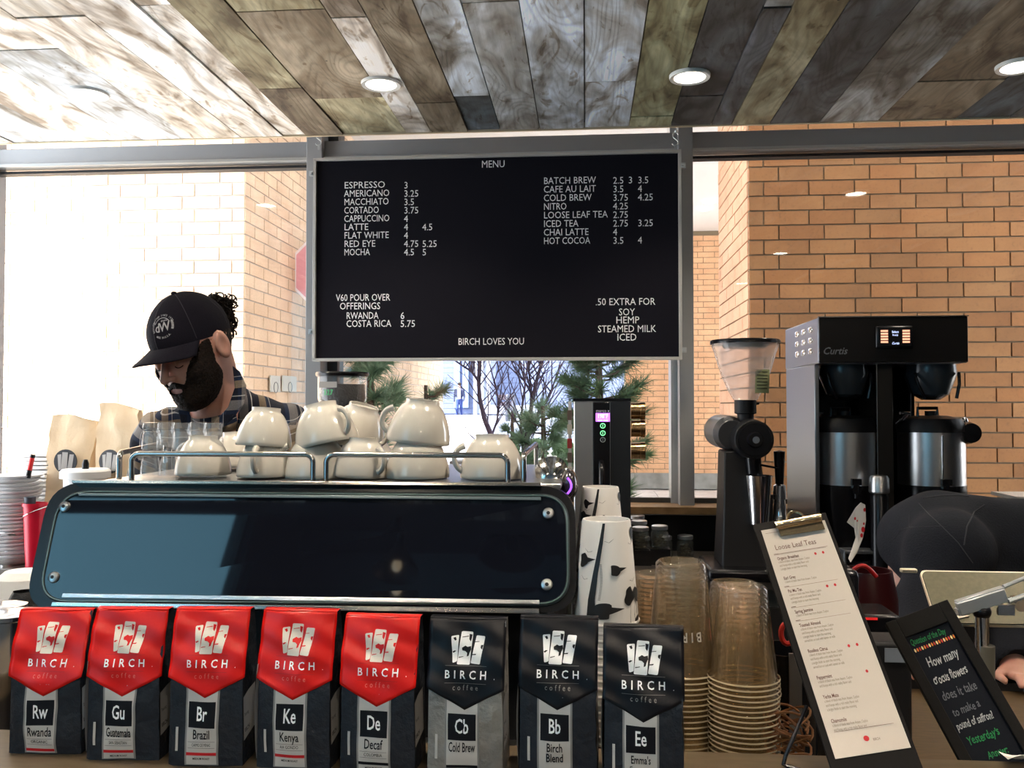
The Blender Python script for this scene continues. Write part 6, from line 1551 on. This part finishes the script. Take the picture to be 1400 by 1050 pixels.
# ================================================================ COURT, TREES AND STREET
m_need = mat('pine_needles', srgb(120, 148, 118), .7, var=(3, srgb(88, 118, 92))); m_need2 = mat('dark_pine_needles', srgb(92, 120, 78), .7, var=(3, srgb(60, 88, 60)))  # paler green has the washed-out daylight put into its colour
m_bark = mat('grey_bark', srgb(84, 70, 62), .9, bump=(30, .6)); m_bark2 = mat('bluish_bark', srgb(74, 62, 80), .9)
def pine(px, Y, ztop, label, m, r0, seed, tufts, lens=(.14, .24)):
    rnd = random.Random(seed); x = XX(px, Y); t = thing('pine_tree', label, 'tree', (x, Y, 0)); br = MB(); nd = MB()
    br.tube([(0, 0, 0), (.02, 0, ztop * .5), (0, 0, ztop)], [.06, .045, .02], 8)
    for k in range(tufts):
        z = rnd.uniform(.25, ztop); a = rnd.uniform(0, 6.28); L = r0 * (1.05 - .5 * z / ztop) * rnd.uniform(.35, 1); 
        p0 = Vector((0, 0, z - L * .25)); p1 = Vector((L * math.cos(a), L * math.sin(a), z + L * .12)); br.tube([p0, (p0 + p1) / 2 - Vector((0, 0, .03)), p1], [.016, .011, .006], 5)
        d = (p1 - p0).normalized()
        for i in range(170):
            s = rnd.uniform(.45, 1); p = p0.lerp(p1, s); v_ = (d * rnd.uniform(.2, 1.1) + Vector((rnd.gauss(0, .5), rnd.gauss(0, .5), rnd.gauss(.12, .45)))).normalized() * rnd.uniform(*lens)
            w_ = v_.orthogonal().normalized() * .006; nd.add([p - w_, p + w_, p + v_], [(0, 1, 2)])
    br.build('branches', m_bark, t); o = nd.build('needles', m, t, smooth=0); o['kind'] = 'stuff'
pine(505, 8.6, 2.45, 'pale pine tree outside behind the espresso grinder hopper', m_need, .40, 3, 76)
pine(582, 10.5, 1.75, 'smaller pale pine outside in the middle of the centre pane', m_need, .42, 5, 16)
pine(818, 9.2, 2.5, 'darker pine tree outside behind the hot water tower', m_need2, .66, 9, 60)
pine(742, 10.6, 1.5, 'low soft pine outside left of the hot water tower', m_need, .45, 12, 22)
pine(700, 13.5, 1.35, 'small rounded pine in the planter under the bare trees', m_need, .5, 15, 20)
def gr(px, Y, label, seed):
    rnd = random.Random(seed); t = thing('grass_tuft', label, 'grass', (XX(px, Y), Y, 0), group=None); mb = MB()
    for k in range(60):
        a = rnd.uniform(0, 6.28); s = rnd.uniform(.1, .35); h = rnd.uniform(.2, .55); p = Vector((rnd.gauss(0, .05), rnd.gauss(0, .05), 0)); mb.add([p + Vector((-.004, 0, 0)), p + Vector((.004, 0, 0)), p + Vector((math.cos(a) * s * .4, math.sin(a) * s * .4, h * .7)), p + Vector((math.cos(a) * s, math.sin(a) * s, h))], [(0, 1, 2), (1, 2, 3)])
    o = mb.build('blades', mat('straw_grass', srgb(176, 150, 92), .8), t, smooth=0); o['kind'] = 'stuff'
gr(884, 9.0, 'dry straw grass tuft outside just right of the hot water tower', 4)
def bare(px, Y, base_z, stems, label, seed):
    rnd = random.Random(seed); t = thing('bare_tree', label, 'tree', (XX(px, Y), Y, base_z)); o0 = Vector(t.location); mb = MB(); tw = MB()
    for pts, r in stems:
        P = [W(a, b, Y + dy) - o0 for a, b, dy in pts]; mb.tube(P, [r * (1 - .6 * i / (len(P) - 1)) for i in range(len(P))], 7)
        for k in range(16):
            i = rnd.randrange(1, len(P)); p = P[i - 1].lerp(P[i], rnd.random()); L = rnd.uniform(.35, 1.1); d = Vector((rnd.uniform(-.8, .8), rnd.uniform(-.5, .5), rnd.uniform(.5, 1))).normalized(); q2 = p + d * L * .5 + Vector((0, 0, .06)); q3 = q2 + (d + Vector((rnd.uniform(-.5, .5), 0, .5))).normalized() * L * .5
            tw.tube([p, q2, q3], [.010, .007, .003], 4); tw.tube([q2, q2 + Vector((rnd.uniform(-.3, .3), rnd.uniform(-.2, .2), rnd.uniform(.1, .4)))], [.006, .002], 4)
    mb.build('trunk', m_bark2, t); tw.build('twigs', m_bark2, t)
bare(676, 13., .0, [([(676, 645, 0), (672, 596, 0), (662, 572, 0), (656, 545, 0), (654, 520, .1), (656, 492, .2), (660, 440, .3)], .045), ([(655, 522, .1), (645, 508, 0), (622, 493, -.1), (600, 478, -.2)], .022), ([(672, 596, 0), (680, 575, .2), (681, 545, .3), (676, 520, .3), (690, 480, .3)], .018)], 'slender bare tree outside left of the courtyard bench', 2)
bare(716, 12., .0, [([(716, 650, 0), (718, 610, 0), (724, 572, 0), (728, 545, 0), (735, 515, .1), (744, 485, .2), (752, 440, .2)], .04), ([(716, 625, 0), (712, 585, 0), (714, 555, 0), (718, 525, -.1), (712, 500, -.1), (706, 470, 0)], .022), ([(718, 610, 0), (730, 580, .2), (742, 555, .2), (754, 535, .3), (765, 500, .3)], .022), ([(726, 560, 0), (726, 530, .1), (722, 500, .2), (726, 470, .2)], .02)], 'many stemmed bare tree outside right of the bench', 8)
# raised planter, street building, bench, walkers
m_ww = mat('white_wall_paint', srgb(140, 146, 162), .8, bump=(30, .05)); m_blue = mat('pale_blue_siding', srgb(88, 98, 128), .7)
t = thing('planter_wall', 'low pale stone planter wall under the bare trees', 'planter', (XX(700, 14.6), 14.6, 0))
for k in range(4): MB().box((-.75 + k * .52, 0, .30), (.51, .5, .60)).build('stone_block', mat('pale_planter_stone', srgb(128, 128, 130), .8), t, bevel=.01)
for i, (px, lb) in enumerate([(695, 'clipped green shrub in the planter left of the many stemmed tree'), (733, 'clipped green shrub in the planter right of the many stemmed tree'), (770, 'clipped green shrub at the right end of the planter')]):
    rnd = random.Random(i); t = thing('shrub', lb, 'shrub', (XX(px, 14.5), 14.6, .64)); mb = MB()
    for k in range(700):
        a = rnd.uniform(0, 6.28); e = rnd.uniform(0, 1.5); p = Vector((.20 * math.cos(a) * math.cos(e), .2 * math.sin(a) * math.cos(e), .30 * math.sin(e))) * rnd.uniform(.75, 1.05); w_ = Vector((rnd.gauss(0, .02), rnd.gauss(0, .02), rnd.gauss(0, .02))); mb.add([p, p + w_, p + w_.orthogonal() * 1.2], [(0, 1, 2)])
    mb.ell((0, 0, .17), (.19, .17, .16), 12, 8); o = mb.build('foliage', mat('box_leaf_green', srgb(74, 112, 70), .7), t, smooth=0); o['kind'] = 'stuff'
SZ = .95
bd_ = thing('street_building', 'long pale blue boarded building across the street with white columns', 'building', (XX(735, 52), 52., 0))
MB().box((0, 3, 6.), (26, 6, 12)).build('wall', m_ww, bd_)
zb0 = ZZ(566, 52)
for k in range(26): MB().box((.5, -.06, 1.2 + k * .30), (25, .12, .285)).build('siding_board', m_blue, bd_, smooth=0)
for px in (650, 659, 668): MB().box((XX(px, 51) - bd_.location.x, -1.0, 6), (.22, .3, 12)).build('column', m_ww, bd_)
for px in (622, 634): MB().box((XX(px, 51) - bd_.location.x, -.2, 3), (.35, .2, 3.2)).build('window_pane', mat('pale_window', srgb(120, 140, 180), .3), bd_)
MB().box((XX(700, 51) - bd_.location.x, -1.4, ZZ(560, 51)), (3.6, .5, .5)).build('ledge', m_ww, bd_)
bn = thing('bench', 'dark wooden slatted bench against the pale blue boards across the street', 'bench', (XX(692, 46), 46, SZ + .0))
zb = ZZ(555, 46) - SZ
for k, (zz, hh_) in enumerate(((ZZ(543, 46), .28), (ZZ(552, 46), .22))): MB().box((0, (.0 if k else .25), zz - SZ), (.95, .08, hh_)).build('slat', mat('bench_wood', srgb(50, 40, 52), .7), bn)
for s in (-1, 1): MB().box((s * .42, .1, (zb + .2) / 2), (.07, .4, zb + .2)).build('leg', MC['bench_wood'], bn)
for k, px in enumerate((694, 702)):
    bo = thing('bollard', ['left dark bollard before the street', 'right dark bollard before the street'][k], 'bollard', (XX(px, 32), 32, SZ)); MB().lathe([(.09, 0), (.09, .2), (.08, .9), (.04, .97), (0, .98)], 16).build('post', mat('bollard_iron', srgb(40, 44, 60), .6), bo)
t = thing('panel_table', 'white paved slab divided into squares beside the street', 'paving slab', (XX(640, 24), 24, .0)); tz = ZZ(588, 24)
MB().box((0, 0, tz / 2 + .2), (.96, 1.2, tz + .4)).build('slab', m_ww, t)
for k in range(2):
    for j in range(4): MB().box((-.36 + j * .24, -.62, tz + .1 + k * .22 - .12), (.225, .03, .205)).build('tile', mat('white_tile', srgb(238, 238, 240), .5), t, bevel=.004)
def walker(px, Y, hpx, label):
    x = XX(px, Y); t = thing('person', label, 'person', (x, Y, SZ)); H = sx(hpx, Y)
    def f(X, Y_, Z, part='all'):
        P = [X / (H / 1.78), Y_ / (H / 1.78), Z / (H / 1.78)]
        hd_ = sU(ellip(P, (0, 0, 1.66), (.075, .09, .115)), capsule(P, (0, .0, 1.46), (0, 0, 1.6), .055), .03)
        up = sU(ellip(P, (0, 0, 1.24), (.18, .11, .26)), capsule(P, (-.17, 0, 1.41), (.17, 0, 1.41), .065), .05)
        arm = np.minimum(sU(capsule(P, (-.2, 0, 1.40), (-.25, .03, 1.10), .052, .04), capsule(P, (-.25, .03, 1.10), (-.24, -.06, .86), .04, .03), .02), sU(capsule(P, (.2, 0, 1.40), (.25, .0, 1.10), .052, .04), capsule(P, (.25, .0, 1.10), (.22, -.12, .88), .04, .03), .02))
        leg = np.minimum(sU(capsule(P, (-.08, 0, .92), (-.10, -.10, .50), .09, .06), capsule(P, (-.10, -.10, .50), (-.11, -.02, .07), .06, .04), .03), sU(capsule(P, (.08, 0, .92), (.09, .06, .5), .09, .06), capsule(P, (.09, .06, .5), (.09, .22, .09), .06, .04), .03))
        ft = np.minimum(capsule(P, (-.11, -.02, .04), (-.12, -.18, .03), .04), capsule(P, (.09, .22, .05), (.10, .08, .03), .04))
        if part == 'coat': return sU(up, arm, .03) - .015
        if part == 'legs': return np.maximum(leg, P[2] - .98) - .012
        return np.minimum(sU(sU(hd_, up, .03), arm, .03), np.minimum(leg, ft))
    g = lambda h: (np.arange(-.42, .42, h), np.arange(-.35, .4, h), np.arange(-.02, 1.95, h))
    meshobj('body', nets(lambda *a: f(*a), *g(.03)), m_skin, t); meshobj('coat', nets(lambda *a: f(*a, part='coat'), *g(.03)), mat('navy_coat', srgb(22, 28, 58), .8), t)
    meshobj('jeans', nets(lambda *a: f(*a, part='legs'), *g(.03)), mat('blue_jeans', srgb(26, 46, 100), .8), t)
    MB().box((0, -.125 * H / 1.78, 1.22 * H / 1.78), (.12, .03, .42)).build('shirt', m_white, t, bevel=.01)
    MB().ell((0, .01, 1.71 * H / 1.78), (.088, .10, .085)).build('hair', m_hair, t)
walker(628, 38., 49.5, 'distant man in navy coat and blue jeans walking along the street')
# stop sign
t = thing('stop_sign', 'red octagonal stop sign outside, half hidden by the left mullion', 'sign', (XX(457, 7.9), 7.9, 0)); cz = ZZ(366, 7.9); r = sx(59, 7.9) / math.cos(R(22.5))
oc = lambda s: [(s * r * math.cos(R(22.5 + 45 * k)), cz + s * r * math.sin(R(22.5 + 45 * k))) for k in range(8)]
MB().prism(oc(1), lambda x, z: (x, 0, z), lambda x, z: (x, .004, z)).build('white_border', mat('sign_white', srgb(232, 222, 226), .4), t, smooth=0)
MB().prism(oc(.94), lambda x, z: (x, -.002, z), lambda x, z: (x, .001, z)).build('red_face', mat('faded_sign_red', srgb(214, 150, 160), .4), t, smooth=0)  # pink face: overexposure painted into the sign's red
MB().text('STOP', .34, lambda a, b: (a, -.0035, b), 'C', xs=.66, bold=True, y=cz - .125).build('lettering', MC['sign_white'], t, smooth=0)
MB().cyl((0, .03, 0), (0, .03, cz + .3), .025).build('post', m_steel, t)
# two small notice plates on the pale brick
pY = [7.12, 7.5]
for k, (a, b) in enumerate(((366, 381), (383, 404))):
    y0_ = LY * (333 - 800) / (a - 800); y1_ = LY * (333 - 800) / (b - 800); zc_ = ZZ(524, (y0_ + y1_) / 2)
    t = thing('notice_plate', ['left grey notice plate on the pale brick side wall above the shoulder', 'right grey notice plate with round symbol on the pale brick side wall'][k], 'sign', (LX + .022, (y0_ + y1_) / 2, zc_))
    MB().box((0, 0, 0), (.012, (y1_ - y0_) * .92, .14)).build('plate', mat('notice_grey', srgb(190, 192, 186), .5), t, bevel=.002)
    MB().tube([(.008, .05 * math.cos(R(x * 24)) , .045 * math.sin(R(x * 24)) - .03) for x in range(15)], .004, 5, closed=True).build('symbol', mat('symbol_grey', srgb(120, 122, 124), .6), t)
# pendant lamps over the customer side, two mirrored in the machine's glass; the third unseen, raised as fill light
m_shade = mat('black_enamel', (.012, .012, .013), .35)
for k, (x_, y_, z_, lb) in enumerate([(-1.42, -3.2, 3.92, 'black cone pendant lamp behind the camera, seen mirrored in the machine'), (-.40, -1.45, 2.98, 'larger black cone pendant lamp nearest the bar behind the camera'), (1.6, -4.2, 3.4, 'unseen black cone pendant lamp farthest from the bar, giving fill light')]):
    t = thing('pendant_lamp', lb, 'pendant lamp', (x_, y_, z_))
    MB().lathe([(.17, 0), (.16, .03), (.05, .20), (.03, .26), (.03, .33), (.0, .34)], 36, cap=False).build('lamp_shade', m_shade, t)
    MB().cyl((0, 0, .33), (0, 0, 5.5 - z_), .005, n=8).build('cord', m_blk, t); MB().ell((0, 0, .06), (.035, .035, .05)).build('bulb', mat('warm_bulb', (1, 1, 1), emit=((1, .78, .5), 1.6)) if k != 1 else m_shade, t)
    if k == 1: continue
    if k == 0: continue
    l = bpy.data.lights.new('pendant_fill', 'POINT'); l.energy = 60; l.color = (1, .82, .6); l.shadow_soft_size = .04; lo = bpy.data.objects.new('pendant_fill', l); COL.objects.link(lo); lo.parent = t; lo.location = (0, 0, -.09)
